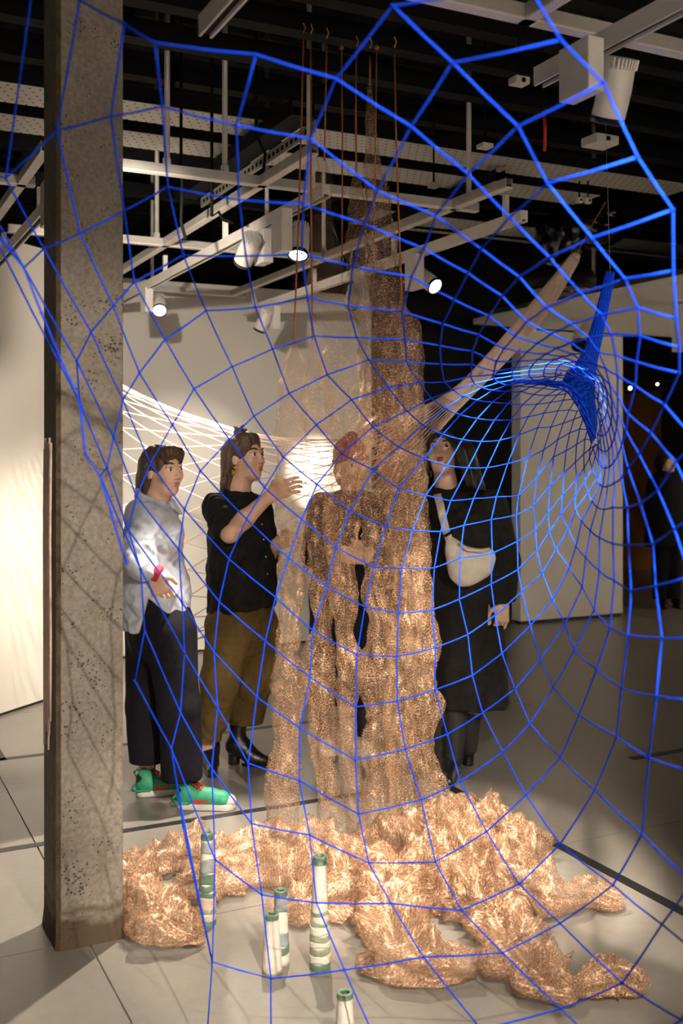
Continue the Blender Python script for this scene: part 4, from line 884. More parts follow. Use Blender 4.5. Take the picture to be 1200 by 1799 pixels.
def hand_sdf(f, wrist, d, side, nrm, curl=.5, L=.185, thumb_up=True, spread=.1):
    """wrist point, finger direction d, side = towards the thumb, nrm = back of the hand"""
    d = Vector(d).normalized(); side = Vector(side); side = (side-d*side.dot(d)).normalized(); nrm = d.cross(side)*(1 if d.cross(side).dot(Vector(nrm)) > 0 else -1)
    w = Vector(wrist); pl = L*.50
    for k, o in enumerate((-.034, -.012, .010, .031)):
        f.cone(w+side*o*.55, w+d*pl+side*o, .015, .0125, .016)
    for k, (o, ln) in enumerate(((.031, .92), (.010, 1.02), (-.012, .95), (-.033, .76))):
        p = w+d*pl+side*o; cl = curl*(1+.12*k); dir_ = (d+side*(o*spread*12)).normalized(); r = .0092
        for j, frac in enumerate((.24, .16, .12)):
            ang = cl*(.55, .75, .5)[j]; ax = dir_.cross(nrm).normalized(); dir_ = (Matrix.Rotation(-ang, 3, ax) @ dir_).normalized(); q = p+dir_*L*frac*ln
            f.cone(p, q, r, r*.92, .004); p = q; r *= .93
    p = w+d*pl*.28+side*.028; q = p+(d*.55+side*.75-nrm*.35).normalized()*.042; f.cone(p, q, .0135, .0115, .012); q2 = q+(d*.9+side*.25-nrm*.3).normalized()*.034; f.cone(q, q2, .0112, .0095, .004)
def bounds(pts, m=.25):
    a = np.array([tuple(p) for p in pts]); e = np.array((max(m+.05, .09) if m < .1 else m+.12, m+.02 if m < .1 else .46, m+.02 if m < .1 else m+.06)); return a.min(0)-e, a.max(0)+e

# a lace-up running shoe and an ankle boot, modelled along +X then placed
def place(o, loc, ang): o.matrix_world = Matrix.Translation(loc) @ Matrix.Rotation(ang, 4, 'Z'); return o
def shoe_fields(L, Wd):
    f = Field((-.06, -.08, -.02), (L+.06, .08, .17), .004)
    return f
def sneaker(parent, loc, ang, L=.262):
    T = Matrix.Translation(loc) @ Matrix.Rotation(ang, 4, 'Z')
    def fin(o): o.data.transform(T); return o
    f = shoe_fields(L, .1)                                       # sole
    f.cone((.03, 0, .018), (.12, 0, .018), .034, .034, .0, 1.0, (0, 0, 1)); f.cone((.12, 0, .018), (L-.045, .004, .018), .034, .044, .02)
    sl, X = f.block(f.lo, f.lo+f.h*f.n); f.d[sl] = np.maximum(f.d[sl], np.maximum(X[..., 2]-(.030+.012*np.clip((.08-X[..., 0])/.08, 0, 1)), .0-X[..., 2])); fin(f.mesh('sole', 'shoe_white', parent))
    u = shoe_fields(L, .1)                                       # upper
    u.cone((.035, 0, .05), (.035, 0, .095), .033, .031, .02); u.cone((.035, 0, .05), (L-.06, .003, .042), .034, .038, .03); u.cone((.06, 0, .07), (.15, 0, .062), .032, .030, .03); u.cone((L-.06, .003, .035), (L-.035, .004, .03), .038, .032, .02)
    sl, X = u.block(u.lo, u.lo+u.h*u.n); u.d[sl] = np.maximum(u.d[sl], .028-X[..., 2]); up = fin(u.mesh('upper', 'shoe_green', parent))
    t = shoe_fields(L, .1); t.cone((L-.085, .003, .036), (L-.033, .004, .031), .041, .0365, .0); sl, X = t.block(t.lo, t.lo+t.h*t.n); t.d[sl] = np.maximum(t.d[sl], np.maximum(.026-X[..., 2], (L-.10+X[..., 2]*.75)-X[..., 0])); fin(t.mesh('toe_cap', 'shoe_cream', parent))
    hc = shoe_fields(L, .1); hc.cone((.030, 0, .05), (.030, 0, .082), .0355, .0335, .0); sl, X = hc.block(hc.lo, hc.lo+hc.h*hc.n); hc.d[sl] = np.maximum(hc.d[sl], np.maximum(.03-X[..., 2], X[..., 0]-.05+X[..., 2]*.2)); fin(hc.mesh('heel_counter', 'shoe_dark', parent))
    st = MB().tube([(-.002, 0, .062), (-.018, 0, .046), (-.02, 0, .03), (.0, -.036, .034), (.06, -.041, .036)], .006, 7); fin(st.build('heel_strap', 'shoe_green', parent, True))
    lf = MB().tube([(.0, 0, .09), (-.012, 0, .112), (.004, 0, .125), (.02, -.03, .10)], .005, 6); fin(lf.build('heel_tab', 'shoe_green', parent, True))
    tg = MB().box((.085, -.020, .088), (.165, .020, .094), Matrix.Rotation(math.radians(14), 4, 'Y') @ Matrix.Translation((-.02, 0, .018))); fin(tg.build('tongue', 'shoe_white', parent, bevel=.003))
    for i in range(6):
        x = .092+i*.016; z = .106-i*.0075; mb = MB().tube([(x, -.026, z-.012), (x+.004, -.010, z), (x+.010, .010, z), (x+.014, .026, z-.012)], .0042, 6); fin(mb.build('lace', 'shoe_red', parent, True))
    fin(MB().tube([(.09, -.004, .112), (.075, -.03, .118), (.10, -.034, .102), (.088, 0, .114), (.07, .025, .12), (.1, .03, .1)], .0035, 6).build('lace', 'shoe_red', parent, True))
    for s in (-1, 1):                                            # curved red tick on each side
        A = [(.062, .052), (.075, .040), (.10, .034), (.13, .040), (.165, .058)]; B = [(.062, .052), (.070, .054), (.092, .050), (.13, .050), (.165, .058)]
        vs = []
        for (x, z) in A+B:
            y = .0385+.0035*math.sin((x-.05)*9); vs += [(x, s*y, z)]
        n = len(A); vs += [(x, s*(abs(y)-.006), z) for (x, y, z) in vs[:2*n]]
        fs = [(i, i+1, n+i+1, n+i) for i in range(n-1)]+[(2*n+i, 3*n+i, 3*n+i+1, 2*n+i+1) for i in range(n-1)]
        fin(MB().add(vs, fs).build('side_mark', 'shoe_red', parent))
def boot(parent, loc, ang, L=.255, shaft=.16, heel=.045, mt='leather_black', lean=0.0):
    T = Matrix.Translation(loc) @ Matrix.Rotation(ang, 4, 'Z')
    f = Field((-.08, -.08, -.01), (L+.06, .08, shaft+.14), .0045)
    f.cone((.045, 0, .06+heel), (.052+lean, 0, shaft+.10), .042, .047, .0); f.cone((.045, 0, .045+heel), (.13, 0, .045), .040, .036, .05); f.cone((.13, 0, .038), (L-.03, 0, .026), .038, .024, .03); f.cone((.03, 0, .05+heel), (.09, 0, .06+heel*.6), .036, .036, .04)
    f.half((0, 0, shaft+.09), (0, 0, 1)); f.half((0, 0, .012), (0, 0, -1)); o = f.mesh('boot', mt, parent); o.data.transform(T)
    h = Field((-.06, -.07, -.01), (.12, .07, .12), .004); h.cone((.028, 0, .0), (.030, 0, heel+.03), .029, .033, 0); h.half((0, 0, .0), (0, 0, -1)); h.half((0, 0, heel+.03), (0, 0, 1)); o = h.mesh('heel', mt, parent); o.data.transform(T)
    s = Field((-.06, -.08, -.02), (L+.06, .08, .06), .004); s.cone((.11, 0, .006), (L-.03, 0, .006), .038, .027, 0); s.half((0, 0, .014), (0, 0, 1)); s.half((0, 0, 0), (0, 0, -1)); o = s.mesh('sole', mt, parent); o.data.transform(T)
def person(label, loc): return empty('person', loc, label, 'person', None)

def collar(parent, c, F, r, mt, rise=.03, drop=.05, flap=.05, ry=1.0):
    """a shirt collar standing round the neck, open in front, with two points"""
    F = Vector((F[0], F[1], 0)).normalized(); S = F.cross(Vector((0, 0, 1))); c = Vector(c); f = Field(np.array(c)-.16, np.array(c)+.16, .0042); P = []
    for k in range(15):
        a = math.radians(20+320*k/14); P.append(c+S*(r*math.sin(a))+F*(r*ry*math.cos(a))+Vector((0, 0, -drop*(.5+.5*math.cos(a))+rise*(.5-.5*math.cos(a)))))
    for a, b in zip(P[:-1], P[1:]): f.cone(a, b, .012, .012, .004); f.cone(a+Vector((0, 0, -.022)), b+Vector((0, 0, -.022)), .015, .015, .006)
    for s, e in ((1, P[0]), (-1, P[-1])):
        tip = e+F*.03+S*(s*.035)+Vector((0, 0, -flap)); f.cone(e+Vector((0, 0, -.008)), tip, .012, .006, .006); f.cone(e+S*(s*.03)+F*-.01, tip, .012, .006, .008)
    return f.mesh('collar', mt, parent)
# ------------------------------------------------------------------ person in the light blue shirt
RES = .0046
Y = 4.76; J = lambda x, y, dy=0.0: at(x, y, Y+dy)
g = fl(300, 1410); p1 = person('person in a pale blue shirt, navy trousers and green sneakers beside the column', (g.x, g.y, 0))
h = Head(J(286, 828), (.80, -.60, -.02), .222, 0.04)
B = Field(*bounds([J(200, 740), J(380, 1430)], .12), RES)
head_sdf(B, h, .95)
B.cone(h.P(0, -.06, -.25), J(272, 893), .052, .058, .03); B.cone(J(270, 930), J(268, 960), .085, .10, .04, 1.2, (0, 1, 0)); B.cone(J(268, 960), J(276, 1080), .11, .12, .06)
sR, eR, wR = J(258, 905, -.13), J(243, 990, -.22), J(270, 1007, -.20)
B.cone(sR, eR, .045, .036, .03); B.cone(eR, wR, .036, .026, .02); hand_sdf(B, wR, (.35, .15, -.9), (1, -.2, .2), (-.2, -1, 0), .9, .175)
for a, b, c, q in ((J(304, 1110, -.07), J(318, 1250, -.08), fz(333, 1408, .08), 0), (J(258, 1110, .08), J(255, 1250, .1), fz(258, 1390, .08), 1)):
    B.cone(a, b, .075, .055, .03); B.cone(b, c, .052, .036, .02)
body = B.mesh('body', 'skin', p1); face_parts(body, h, look=(-.35, 1, .05))
hr = Field(*bounds([h.P(-.6, -.7, -.95), h.P(.6, .6, .8), h.P(.6, -.7, .8), h.P(-.6, .6, -.9)], .02), .004)
e = lambda p, r, k=.02, sub=False: hr.ell(h.P(*p), h.F, h.S, h.U, [a*h.H for a in r], k, sub)
e((0, -.08, .17), (.385, .46, .385), 0); e((0, -.30, -.15), (.30, .20, .36), .05)
for s in (-1, 1): hr.cone(h.P(s*.30, -.16, .1), h.P(s*.26, -.25, -.48), .028, .018, .03)
[hr.cone(h.P(x, -.36, -.15), h.P(x*1.25+.03, -.44, -.62-.10*math.sin(x*31)), .034, .012, .02) for x in (-.22, -.1, 0, .1, .2)]; hr.cone(h.P(-.2, .25, .36), h.P(.15, .30, .40), .03, .03, .03)
e((0, .42, -.08), (.30, .40, .34), .01, True); e((.0, .30, -.40), (.36, .40, .30), .01, True)
for s in (-1, 1): e((s*.40, .05, -.12), (.13, .12, .17), .01, True)
hr.ripple(.0028, 210, 1.0, .15); hr.mesh('hair', 'hair_brown', p1)
sh = Field(*bounds([J(190, 850), J(370, 1130)], .14), .0055)
sh.cone(J(270, 912), J(266, 950), .085, .126, .04, 1.25, (0, 1, 0)); sh.cone(J(266, 950), J(272, 1040), .126, .146, .06, 1.15, (0, 1, 0)); sh.cone(J(272, 1040), J(277, 1125), .146, .166, .05, 1.1, (0, 1, 0))
sh.cone(J(240, 902, -.07), J(296, 902, .1), .05, .045, .05); sh.cone(J(284, 915, -.05), J(290, 935, -.04), .07, .082, .04)
sh.cone(J(255, 905, -.12), J(243, 960, -.19), .062, .064, .05); sh.cone(J(243, 960, -.19), J(243, 990, -.22), .064, .066, .03); sh.cone(J(245, 988, -.22), J(262, 1003, -.21), .058, .045, .02)
sh.half(J(0, 1104), (0, 0, -1)); sh.ripple(.007, 46, .7, .6); sh.ripple(.004, 95, 2.7, .9)
# side vent that opens over the trousers
sl, X = sh.block(J(190, 1150, -.5), J(380, 1030, -.01)); a0 = np.array(J(272, 1042)); s_ = Y/FPX
d1 = (X[..., 0]-a0[0])+(X[..., 2]-a0[2])*(18/66); d2 = -(X[..., 0]-a0[0])-(X[..., 2]-a0[2])*(68/62)
dv = np.maximum(np.maximum(-(X[..., 0]-(a0[0]+(X[..., 2]-a0[2])*(18/66))), (X[..., 0]-(a0[0]-(X[..., 2]-a0[2])*(68/62)))), X[..., 2]-a0[2]); sh.cut(sl, dv.astype(np.float32), .01)
sh.mesh('shirt', 'shirt_blue', p1)
collar(p1, J(272, 872, -.01), (.85, -.5), .076, 'shirt_blue', .03, .03)
cf = Field(*bounds([J(255, 985, -.2), J(295, 1025, -.2)], .07), .0045); cf.cone(J(264, 1001, -.21), J(277, 1008, -.205), .040, .037, 0); cf.half(J(281, 1012, -.2), (.9, 0, -.45)); cf.mesh('cuff', 'cloth_red', p1)
tr = Field(*bounds([J(210, 1030), J(370, 1390)], .14), .0055)
tr.cone(J(276, 1035), J(282, 1110), .128, .142, .04, 1.1, (0, 1, 0))
tr.cone(J(300, 1110, -.06), J(314, 1240, -.08), .112, .097, .05); tr.cone(J(314, 1240, -.08), J(322, 1400, -.06), .097, .088, .02); tr.half(J(322, 1366, -.06), (-.06, 0, -1), J(292, 1410, -.25), J(400, 1300, .06))
tr.cone(J(262, 1110, .07), J(258, 1240, .10), .108, .092, .05); tr.cone(J(258, 1240, .10), J(259, 1385, .12), .092, .083, .02); tr.half(J(259, 1350, .12), (.06, 0, -1))
sl, X = tr.block(J(280, 1420, -.3), J(400, 1367, .05)); tr.ripple(.004, 40, 2.0, .25)
sl, X = tr.block(J(180, 1440, -.4), J(420, 1300, .4)); lim = np.where(X[..., 1] < Y+.02, J(0, 1365).z, J(0, 1350).z); tr.d[sl] = np.maximum(tr.d[sl], lim-X[..., 2])
tr.mesh('trousers', 'cloth_navy', p1)
for a, b in ((fz(334, 1408, .19), fz(333, 1410, .06)), (fz(260, 1390, .21), fz(258, 1391, .06))):
    so_ = Field(*bounds([a, b], .08), .004); so_.cone(a, b, .041, .038, 0); so_.mesh('sock', 'sock_maroon', p1)
a = fl(312, 1420); sneaker(p1, (a.x, a.y, 0), math.radians(-3)); a = fl(240, 1399); sneaker(p1, (a.x, a.y, 0), math.radians(14))

# ------------------------------------------------------------------ person in the black shirt, pointing
Y = 5.3
g = fl(400, 1345); p2 = person('person in a black shirt and brown trousers raising a pointing hand', (g.x, g.y, 0))
h = Head(J(430, 806), (.86, -.50, .10), .232, -.02)
B = Field(*bounds([J(330, 735), J(520, 1370)], .12), RES)
head_sdf(B, h, .95)
B.cone(h.P(0, -.06, -.25), J(416, 878), .053, .06, .03); B.cone(J(418, 930), J(424, 1000), .10, .12, .04, 1.2, (0, 1, 0)); B.cone(J(424, 1000), J(426, 1090), .13, .14, .05)
sR, eR, wR = J(380, 893, -.10), J(404, 937, -.26), J(472, 873, -.30)
B.cone(sR, eR, .052, .044, .03); B.cone(eR, J(430, 912, -.28), .043, .043, .02); B.cone(J(430, 912, -.28), wR, .043, .028, .02)
hand_sdf(B, wR, (.85, -.05, .45), (.0, .3, 1), (-.2, -1, .2), .55, .185)
sL, eL, wL = J(462, 900, .14), J(470, 985, .10), J(483, 958, -.04)
B.cone(sL, eL, .045, .038, .03); B.cone(eL, wL, .038, .028, .02); hand_sdf(B, wL, (.55, -.25, .30), (.2, .4, 1), (.2, -1, 0), 1.2, .17)
for a, b, c in ((J(402, 1110, -.06), J(386, 1190, -.10), fz(364, 1350, .1)), (J(448, 1110, .06), J(440, 1190, .06), fz(412, 1336, .1))):
    B.cone(a, b, .085, .06, .03); B.cone(b, c, .058, .04, .02)
body = B.mesh('body', 'skin', p2); face_parts(body, h, look=(-.2, 1, .15), open_=1)
hr = Field(*bounds([h.P(-.7, -.9, -1.15), h.P(.7, .6, .9), h.P(-.7, -.9, 1.0), h.P(.7, .6, -1.1)], .03), .0042)
e = lambda p, r, k=.02, sub=False: hr.ell(h.P(*p), h.F, h.S, h.U, [a*h.H for a in r], k, sub)
e((0, -.07, .18), (.375, .45, .375), 0); e((0, -.28, -.18), (.34, .22, .45), .05); e((0, .18, .42), (.24, .16, .12), .04)
bun = h.P(0, -.10, .60); lo_ = None
for k in range(14):
    z_ = -1+2*(k+.5)/14; q_ = math.sqrt(1-z_*z_); w = k*2.4; v_ = Vector((q_*math.cos(w), q_*math.sin(w), z_)); hr.cone(bun+v_*.018, bun+v_*.034+Vector((.01*math.sin(k*5), 0, .01*math.cos(k*3))), .013, .006, .008)
for k in range(16):
    a = -2.6+k*.33; x, y = .33*math.sin(a), -.16-.24*abs(math.cos(a)); hr.cone(h.P(x*.95, y, -.05), h.P(x*1.3+.05*math.sin(k*3), y-.08+.06*math.cos(k*5), -.66-.14*math.sin(k*2.3)), .026, .013, .014)
e((0, .44, -.10), (.30, .42, .40), .01, True); e((.0, .34, -.45), (.34, .36, .34), .01, True)
for s in (-1, 1): e((s*.42, .03, -.10), (.13, .10, .15), .01, True)
hr.ripple(.003, 190, 2.0, .12); hr.mesh('hair', 'hair_brown', p2)
for s in (-1, 1):
    er = MB()
    for k in range(7):
        w = k*.9; er.ball(h.P(s*.365, -.02, -.20)+Vector((.010*math.cos(w), .008*math.sin(w), .012*math.sin(w*1.3)-.004*k)), .007, 8)
    er.build('earring', 'gold', p2, True)
sh = Field(*bounds([J(340, 850), J(500, 1085)], .14), .0055)
sh.cone(J(420, 903), J(422, 935), .10, .152, .04, 1.2, (0, 1, 0)); sh.cone(J(422, 930), J(425, 1010), .155, .168, .06); sh.cone(J(425, 1010), J(427, 1100), .168, .178, .04)
sh.cone(J(382, 888, -.07), J(458, 888, .10), .055, .05, .05); sh.cone(J(428, 897, -.04), J(434, 930, -.04), .09, .1, .04); sh.cone(J(380, 893, -.10), J(398, 928, -.225), .072, .078, .04); sh.cone(J(458, 900, .14), J(474, 975, .10), .065, .055, .04)
sh.half(J(404, 937, -.26), (.35, -.75, -.55), J(340, 1010, -.6), J(460, 860, -.20)); sh.half(J(425, 1068), (.12, 0, -1)); sh.ripple(.006, 44, 3.0, .45); sh.ripple(.0035, 90, 1.7, .8); sh.mesh('shirt', 'cloth_black', p2)
collar(p2, J(419, 865, -.01), (.85, -.5), .078, 'cloth_black', .03, .03)
for i, (x, y) in enumerate(((429, 862), (434, 880), (460, 921), (463, 948), (467, 978), (470, 1008))): MB().ball(J(x, y, -.150 if i > 1 else -.11), .005, 8).build('button', 'silver', p2, True)
tr = Field(*bounds([J(340, 1050), J(500, 1310)], .14), .0055)
tr.cone(J(425, 1060), J(425, 1105), .150, .160, .04); tr.cone(J(403, 1105, -.06), J(389, 1195, -.11), .122, .098, .05); tr.cone(J(389, 1195, -.11), J(367, 1310, -.06), .098, .060, .03)
tr.cone(J(450, 1105, .05), J(441, 1195, .06), .122, .102, .05); tr.cone(J(441, 1195, .06), J(428, 1300, .08), .102, .074, .03)
tr.ripple(.005, 42, 1.3, .25); tr.ripple(.003, 85, .3, .6); sl, X = tr.block(J(320, 1480, -.4), J(520, 1200, .4)); lim = np.where(X[..., 0] < J(393, 0).x, J(0, 1288).z+(X[..., 0]-J(367, 0).x)*-.3, J(0, 1277).z); tr.d[sl] = np.maximum(tr.d[sl], lim-X[..., 2]); tr.mesh('trousers', 'cloth_olive', p2)
a = fl(362, 1352); boot(p2, (a.x, a.y+.10, 0), math.radians(-78), .25, .20); a = fl(402, 1341); boot(p2, (a.x, a.y, 0), math.radians(-16), .25, .20, lean=.005)

# ------------------------------------------------------------------ person in the burgundy beanie behind the copper
Y = 5.55
g = fl(605, 1325); p3 = person('person in a burgundy beanie and dark coat standing behind the copper mesh', (g.x, g.y, 0))
h = Head(J(618, 820), (.42, -.90, .0), .225, .05)
B = Field(*bounds([J(530, 735), J(710, 1340)], .12), RES)
head_sdf(B, h, .97); B.cone(h.P(0, -.06, -.25), J(616, 885), .053, .06, .03); B.cone(J(616, 935), J(612, 1000), .10, .12, .04, 1.3, (1, 0, 0)); B.cone(J(612, 1000), J(608, 1130), .13, .13, .05)
for sg, S_, E_, W_ in ((-1, J(562, 895), J(552, 975, -.03), J(606, 978, -.22)), (1, J(668, 895), J(690, 975, -.03), J(644, 975, -.22))):
    B.cone(S_, E_, .048, .04, .03); B.cone(E_, W_, .04, .029, .02); hand_sdf(B, W_, (-sg*.9, -.25, .05), (0, -.3, 1), (0, -1, .1), .9, .175)
for x, y in ((568, 1322), (642, 1322)): B.cone(J(600+(x-600)*.6, 1120), fz(x, y, .35), .075, .05, .03); B.cone(fz(x, y, .35), fz(x, y, .07), .05, .038, .02)
body = B.mesh('body', 'skin_pale', p3); face_parts(body, h, look=(.3, 1, -.05))
be = Field(*bounds([h.P(-.6, -.6, -.2), h.P(.6, .6, 1.0)], .02), .004); e = lambda p, r, k=.02, sub=False: be.ell(h.P(*p), h.F, h.S, h.U, [a*h.H for a in r], k, sub)
e((0, -.06, .24), (.385, .465, .42), 0); be.cone(h.P(0, -.1, .45), h.P(-.06, -.06, .68), .06, .035, .05); be.half(h.P(0, .3, .17), -h.U-h.F*-.25)
be.mesh('beanie', 'wool_burgundy', p3); fo = MB().tube([h.P(.378*math.sin(w), -.055+.455*math.cos(w), .17+.055*math.cos(w)) for w in np.linspace(0, 2*math.pi, 33)], .012, 8); fo.build('beanie_fold', 'wool_burgundy', p3, True)
hr = Field(*bounds([h.P(-.6, -.7, -.8), h.P(.6, .3, .4)], .02), .0045); hr.ell(h.P(0, -.22, -.10), h.F, h.S, h.U, (.36*h.H, .26*h.H, .42*h.H), 0); hr.ell(h.P(0, .40, -.1), h.F, h.S, h.U, (.3*h.H, .45*h.H, .5*h.H), 0, True); hr.ripple(.003, 190, 1.0, .1); hr.mesh('hair', 'hair_brown', p3)
ct = Field(*bounds([J(530, 870), J(705, 1240)], .14), .006)
ct.cone(J(616, 896), J(614, 940), .115, .155, .04, 1.35, (1, 0, 0)); ct.cone(J(614, 940), J(610, 1040), .155, .165, .05, 1.15, (1, 0, 0)); ct.cone(J(610, 1040), J(606, 1250), .165, .17, .05, 1.15, (1, 0, 0)); ct.cone(J(566, 888), J(664, 888), .06, .06, .05)
for S_, E_, W_ in ((J(562, 895), J(552, 975, -.03), J(592, 978, -.18)), (J(668, 895), J(690, 975, -.03), J(656, 977, -.18))): ct.cone(S_, E_, .068, .062, .04); ct.cone(E_, W_, .062, .05, .03)
ct.half(J(606, 1229), (0, 0, -1)); ct.ripple(.006, 40, 1.0, .3); ct.mesh('coat', 'cloth_navy', p3)
for x, y in ((568, 1322), (642, 1322)): f = Field(*bounds([fz(x, y, .45), fz(x, y, .1)], .09), .005); f.cone(fz(x, y, .45), fz(x, y, .09), .06, .044, 0); f.mesh('tights', 'tights_dark', p3)
for x, y, w in ((566, 1326, -80), (645, 1326, -100)):
    a = fl(x, y); f = Field((-.08, -.08, -.01), (.3, .08, .19), .0045); f.cone((.04, 0, .06), (.04, 0, .15), .045, .046, 0); f.cone((.04, 0, .05), (.2, 0, .045), .045, .047, .03); f.half((0, 0, .04), (0, 0, -1)); f.half((0, 0, .15), (0, 0, 1)); f.d += 0
    T = Matrix.Translation((a.x, a.y+.20, 0)) @ Matrix.Rotation(math.radians(w), 4, 'Z'); o = f.mesh('shoe', 'shoe_cream', p3); o.data.transform(T)
    f = Field((-.08, -.09, -.01), (.32, .09, .06), .0045); f.cone((.04, 0, .02), (.2, 0, .02), .05, .052, 0); f.half((0, 0, .042), (0, 0, 1)); f.half((0, 0, 0), (0, 0, -1)); o = f.mesh('shoe_sole', 'shoe_white', p3); o.data.transform(T)

# ------------------------------------------------------------------ person in the black coat with the cream bag
Y = 5.25
g = fl(805, 1360); p4 = person('person in a long black coat with red lips and a cream shoulder bag', (g.x, g.y, 0))
h = Head(J(777, 800), (-.22, -.87, .36), .228, .10)
B = Field(*bounds([J(720, 740), J(920, 1390)], .12), RES)
head_sdf(B, h, .97); B.cone(h.P(0, -.08, -.22), J(788, 880), .052, .062, .03); B.cone(J(797, 930), J(808, 1000), .10, .12, .04, 1.3, (1, 0, 0)); B.cone(J(808, 1000), J(818, 1130), .13, .14, .05)
S_, E_, W_ = J(868, 890, 0), J(893, 985, .04), J(884, 1058, -.06); B.cone(S_, E_, .045, .037, .03); B.cone(E_, W_, .037, .027, .02); hand_sdf(B, W_, (-.12, -.15, -1), (-.8, -.5, 0), (.5, -1, 0), .45, .175)
S_, E_, W_ = J(748, 890, 0), J(738, 985, .08), J(752, 1060, .12); B.cone(S_, E_, .045, .037, .03); B.cone(E_, W_, .037, .027, .02); hand_sdf(B, W_, (.1, 0, -1), (0, -1, 0), (-1, 0, 0), .5, .17)
legs = ((J(806, 1130, -.03), J(803, 1235, -.06), J(798, 1330, -.10)), (J(835, 1130, .06), J(828, 1235, .06), J(824, 1312, .07)))
for a, b, c in legs: B.cone(a, b, .08, .056, .03); B.cone(b, c, .055, .04, .02)
body = B.mesh('body', 'skin_pale', p4); face_parts(body, h, 'lips_red', look=(-.1, 1, .2))
hr = Field(*bounds([h.P(-.8, -1.0, -1.7), h.P(.9, .6, .8), J(725, 890), J(850, 890, .25)], .03), .005)
e = lambda p, r, k=.02, sub=False: hr.ell(h.P(*p), h.F, h.S, h.U, [a*h.H for a in r], k, sub)
e((0, -.07, .18), (.38, .46, .38), 0)
for k in range(12):
    u = k/11; top_ = J(752+u*70, 790, .06+.04*math.sin(u*3)); bt_ = J(738+u*112, 868+18*math.sin(u*7), .10+.05*math.sin(u*3.1)); hr.cone(top_, bt_, .032, .024, .03)
hr.cone(J(752, 790, -.02), J(740, 868, -.02), .03, .024, .03); hr.cone(J(744, 850, -.02), J(741, 900, -.03), .024, .012, .02); hr.cone(J(805, 790, -.02), J(824, 850, .0), .034, .03, .03); hr.cone(J(824, 850, .0), J(832, 878, .02), .03, .014, .02)
e((0, .42, -.10), (.29, .42, .40), .01, True); e((.0, .34, -.50), (.30, .36, .40), .01, True); hr.ripple(.003, 190, 4.0, .08); hr.mesh('hair', 'hair_black', p4)
MB().seg(J(757, 828, -.06), J(757, 838, -.06), .004, 6).build('earring', 'silver', p4)
ct = Field(*bounds([J(720, 850), J(915, 1250)], .16), .006)
ct.cone(J(798, 893), J(804, 940), .12, .165, .04, 1.35, (1, 0, 0)); ct.cone(J(804, 940), J(815, 1040), .165, .180, .05, 1.2, (1, 0, 0)); ct.cone(J(815, 1040), J(827, 1270), .18, .19, .05, 1.05, (1, 0, 0)); ct.cone(J(752, 890), J(858, 882), .065, .065, .05)
ct.cone(J(866, 890), J(891, 985, .04), .070, .066, .04); ct.cone(J(891, 985, .04), J(886, 1066, -.05), .066, .056, .03); ct.cone(J(750, 890), J(740, 985, .08), .07, .06, .04); ct.cone(J(740, 985, .08), J(752, 1056, .12), .06, .05, .03)
ct.half(J(827, 1236), (.0, 0, -1)); ct.half(J(886, 1058, -.05), (0, 0, -1), J(868, 1110, -.3), J(930, 1050, .1)); ct.ripple(.007, 36, 5.0, .22); ct.mesh('coat', 'cloth_coat', p4)
for a, b, c in legs:
    f = Field(*bounds([b, c], .09), .0045); f.cone(Vector(b)+Vector((0, 0, .06)), c, .062, .044, 0); f.mesh('tights', 'tights_dark', p4)
a = fl(795, 1372); boot(p4, (a.x+.0, a.y+.13, 0), math.radians(-97), .26, .15, .04); a = fl(832, 1343); boot(p4, (a.x, a.y, 0), math.radians(-168), .25, .16, .045)
bg = empty('shoulder_bag', J(826, 985, -.24), 'cream leather crescent bag slung across the black coat', 'bag')
f = Field(*bounds([J(770, 940, -.24), J(875, 1040, -.24)], .1), .0045); f.cone(J(800, 968, -.24), J(820, 995, -.25), .045, .085, .02, .62, (0, 1, 0)); f.cone(J(820, 995, -.25), J(846, 990, -.24), .085, .062, .05, .62, (0, 1, 0)); f.cone(J(846, 985, -.24), J(856, 975, -.23), .045, .03, .04, .62, (0, 1, 0)); f.cone(J(788, 945, -.22), J(800, 968, -.24), .018, .04, .03, .6, (0, 1, 0)); f.ripple(.003, 60, 1.0, .8); f.mesh('pouch', 'bag_cream', bg)
MB().tube([J(806, 955, -.275), J(822, 966, -.30), J(845, 968, -.295), J(860, 964, -.265)], .008, 6).build('flap_seam', 'bag_cream', bg, True)
sb = MB(); path = [(768, 868, -.13), (773, 885, -.19), (777, 905, -.215), (783, 930, -.225), (790, 950, -.23)]
vs = []
for (x, y, dy) in path: c = J(x, y, dy); vs += [c+Vector((-.018, 0, -.004)), c+Vector((.018, -.002, .004)), c+Vector((.018, .006, .004)), c+Vector((-.018, .008, -.004))]
sb.add(vs, [(i*4+j, i*4+(j+1) % 4, i*4+4+(j+1) % 4, i*4+4+j) for i in range(len(path)-1) for j in range(4)]+[(3, 2, 1, 0), tuple(len(path)*4-4+j for j in range(4))]); sb.build('strap', 'bag_cream', bg, True)
MB().box((-.024, -.006, -.006), (.024, .006, .006), Matrix.Translation(J(788, 938, -.235)) @ Matrix.Rotation(-.5, 4, 'Y')).build('slider', 'black_metal', bg)

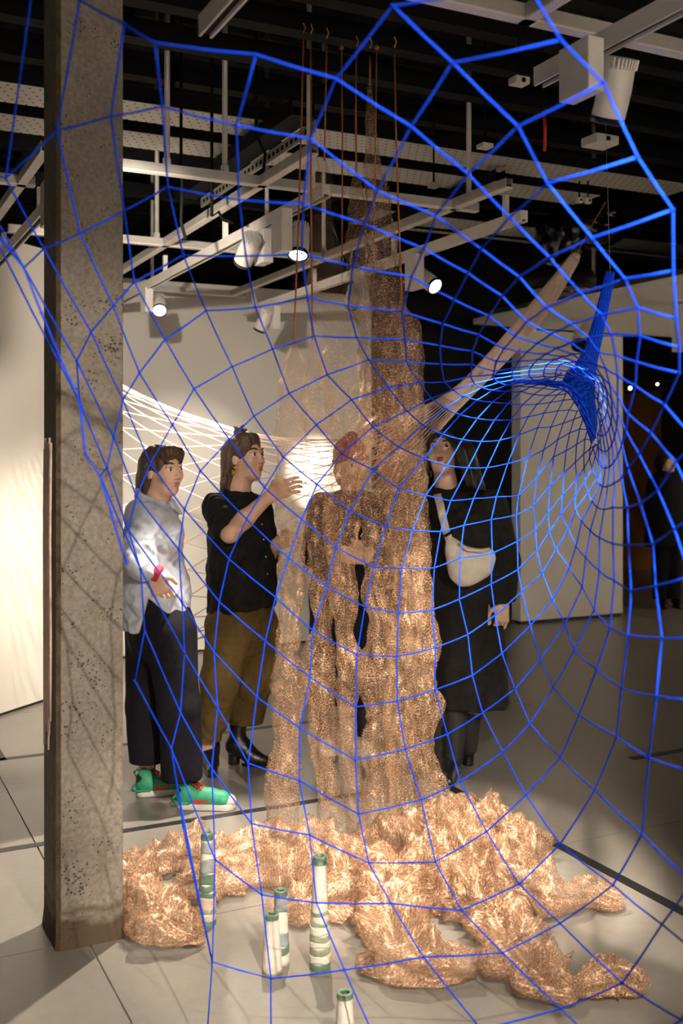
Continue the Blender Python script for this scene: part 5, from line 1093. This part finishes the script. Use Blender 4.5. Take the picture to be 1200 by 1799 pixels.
# ------------------------------------------------------------------ dim figure in the next room
Y = 11.0
g = fl(1168, 1066); p5 = person('dim figure in dark clothes standing in the next room', (g.x, g.y, 0))
h = Head(J(1171, 815), (.3, -.9, 0), .225)
B = Field(*bounds([J(1130, 780), J(1210, 1075)], .15), .010); head_sdf(B, h)
B.cone(h.P(0, -.06, -.25), J(1171, 840), .055, .07, .03); B.cone(J(1171, 850), J(1172, 930), .13, .14, .05, 1.3, (1, 0, 0)); B.cone(J(1163, 935), J(1160, 1000), .09, .07, .04); B.cone(J(1160, 1000), J(1158, 1060), .065, .045, .02); B.cone(J(1182, 935), J(1184, 1000), .09, .07, .04); B.cone(J(1184, 1000), J(1182, 1060), .065, .045, .02)
for s in (-1, 1):
    w_ = J(1171+s*26, 925, -.05); B.cone(J(1171+s*20, 855), J(1171+s*26, 890), .06, .05, .03); B.cone(J(1171+s*26, 890), w_, .05, .035, .02); hand_sdf(B, w_, (0, -.2, -1), (0, -1, 0), (s, 0, 0), .5)
B.mesh('body', 'skin_pale', p5)
hr = Field(*bounds([h.P(-.6, -.7, -.9), h.P(.6, .5, .7)], .02), .008); hr.ell(h.P(0, -.08, .15), h.F, h.S, h.U, (.1, .115, .095), 0); hr.cone(h.P(0, -.2, 0), h.P(0, -.25, -.9), .09, .07, .03); hr.ell(h.P(0, .45, -.1), h.F, h.S, h.U, (.07, .1, .09), 0, True); hr.mesh('hair', 'hair_black', p5)
ct = Field(*bounds([J(1130, 830), J(1210, 1000)], .15), .010); ct.cone(J(1171, 850), J(1172, 960), .155, .20, .05, 1.2, (1, 0, 0))
for s in (-1, 1): ct.cone(J(1171+s*20, 855), J(1171+s*27, 890), .08, .07, .04); ct.cone(J(1171+s*27, 890), J(1171+s*27, 918, -.04), .07, .055, .03)
ct.half(J(1171, 960), (0, 0, -1)); ct.mesh('coat', 'cloth_black', p5)
tr = Field(*bounds([J(1130, 930), J(1210, 1060)], .15), .010)
for a, b, c in ((1163, 1160, 1158), (1182, 1184, 1182)): tr.cone(J(a, 940), J(b, 1000), .11, .085, .03); tr.cone(J(b, 1000), J(c, 1060), .085, .065, .02)
tr.half((0, 0, .08), (0, 0, -1)); tr.mesh('trousers', 'cloth_navy', p5)
for x in (1158, 1182): boot(p5, J(x, 1066, .06)*1.0-Vector((0, 0, J(x, 1066, .06).z)), math.radians(-90), .25, .05, .02)
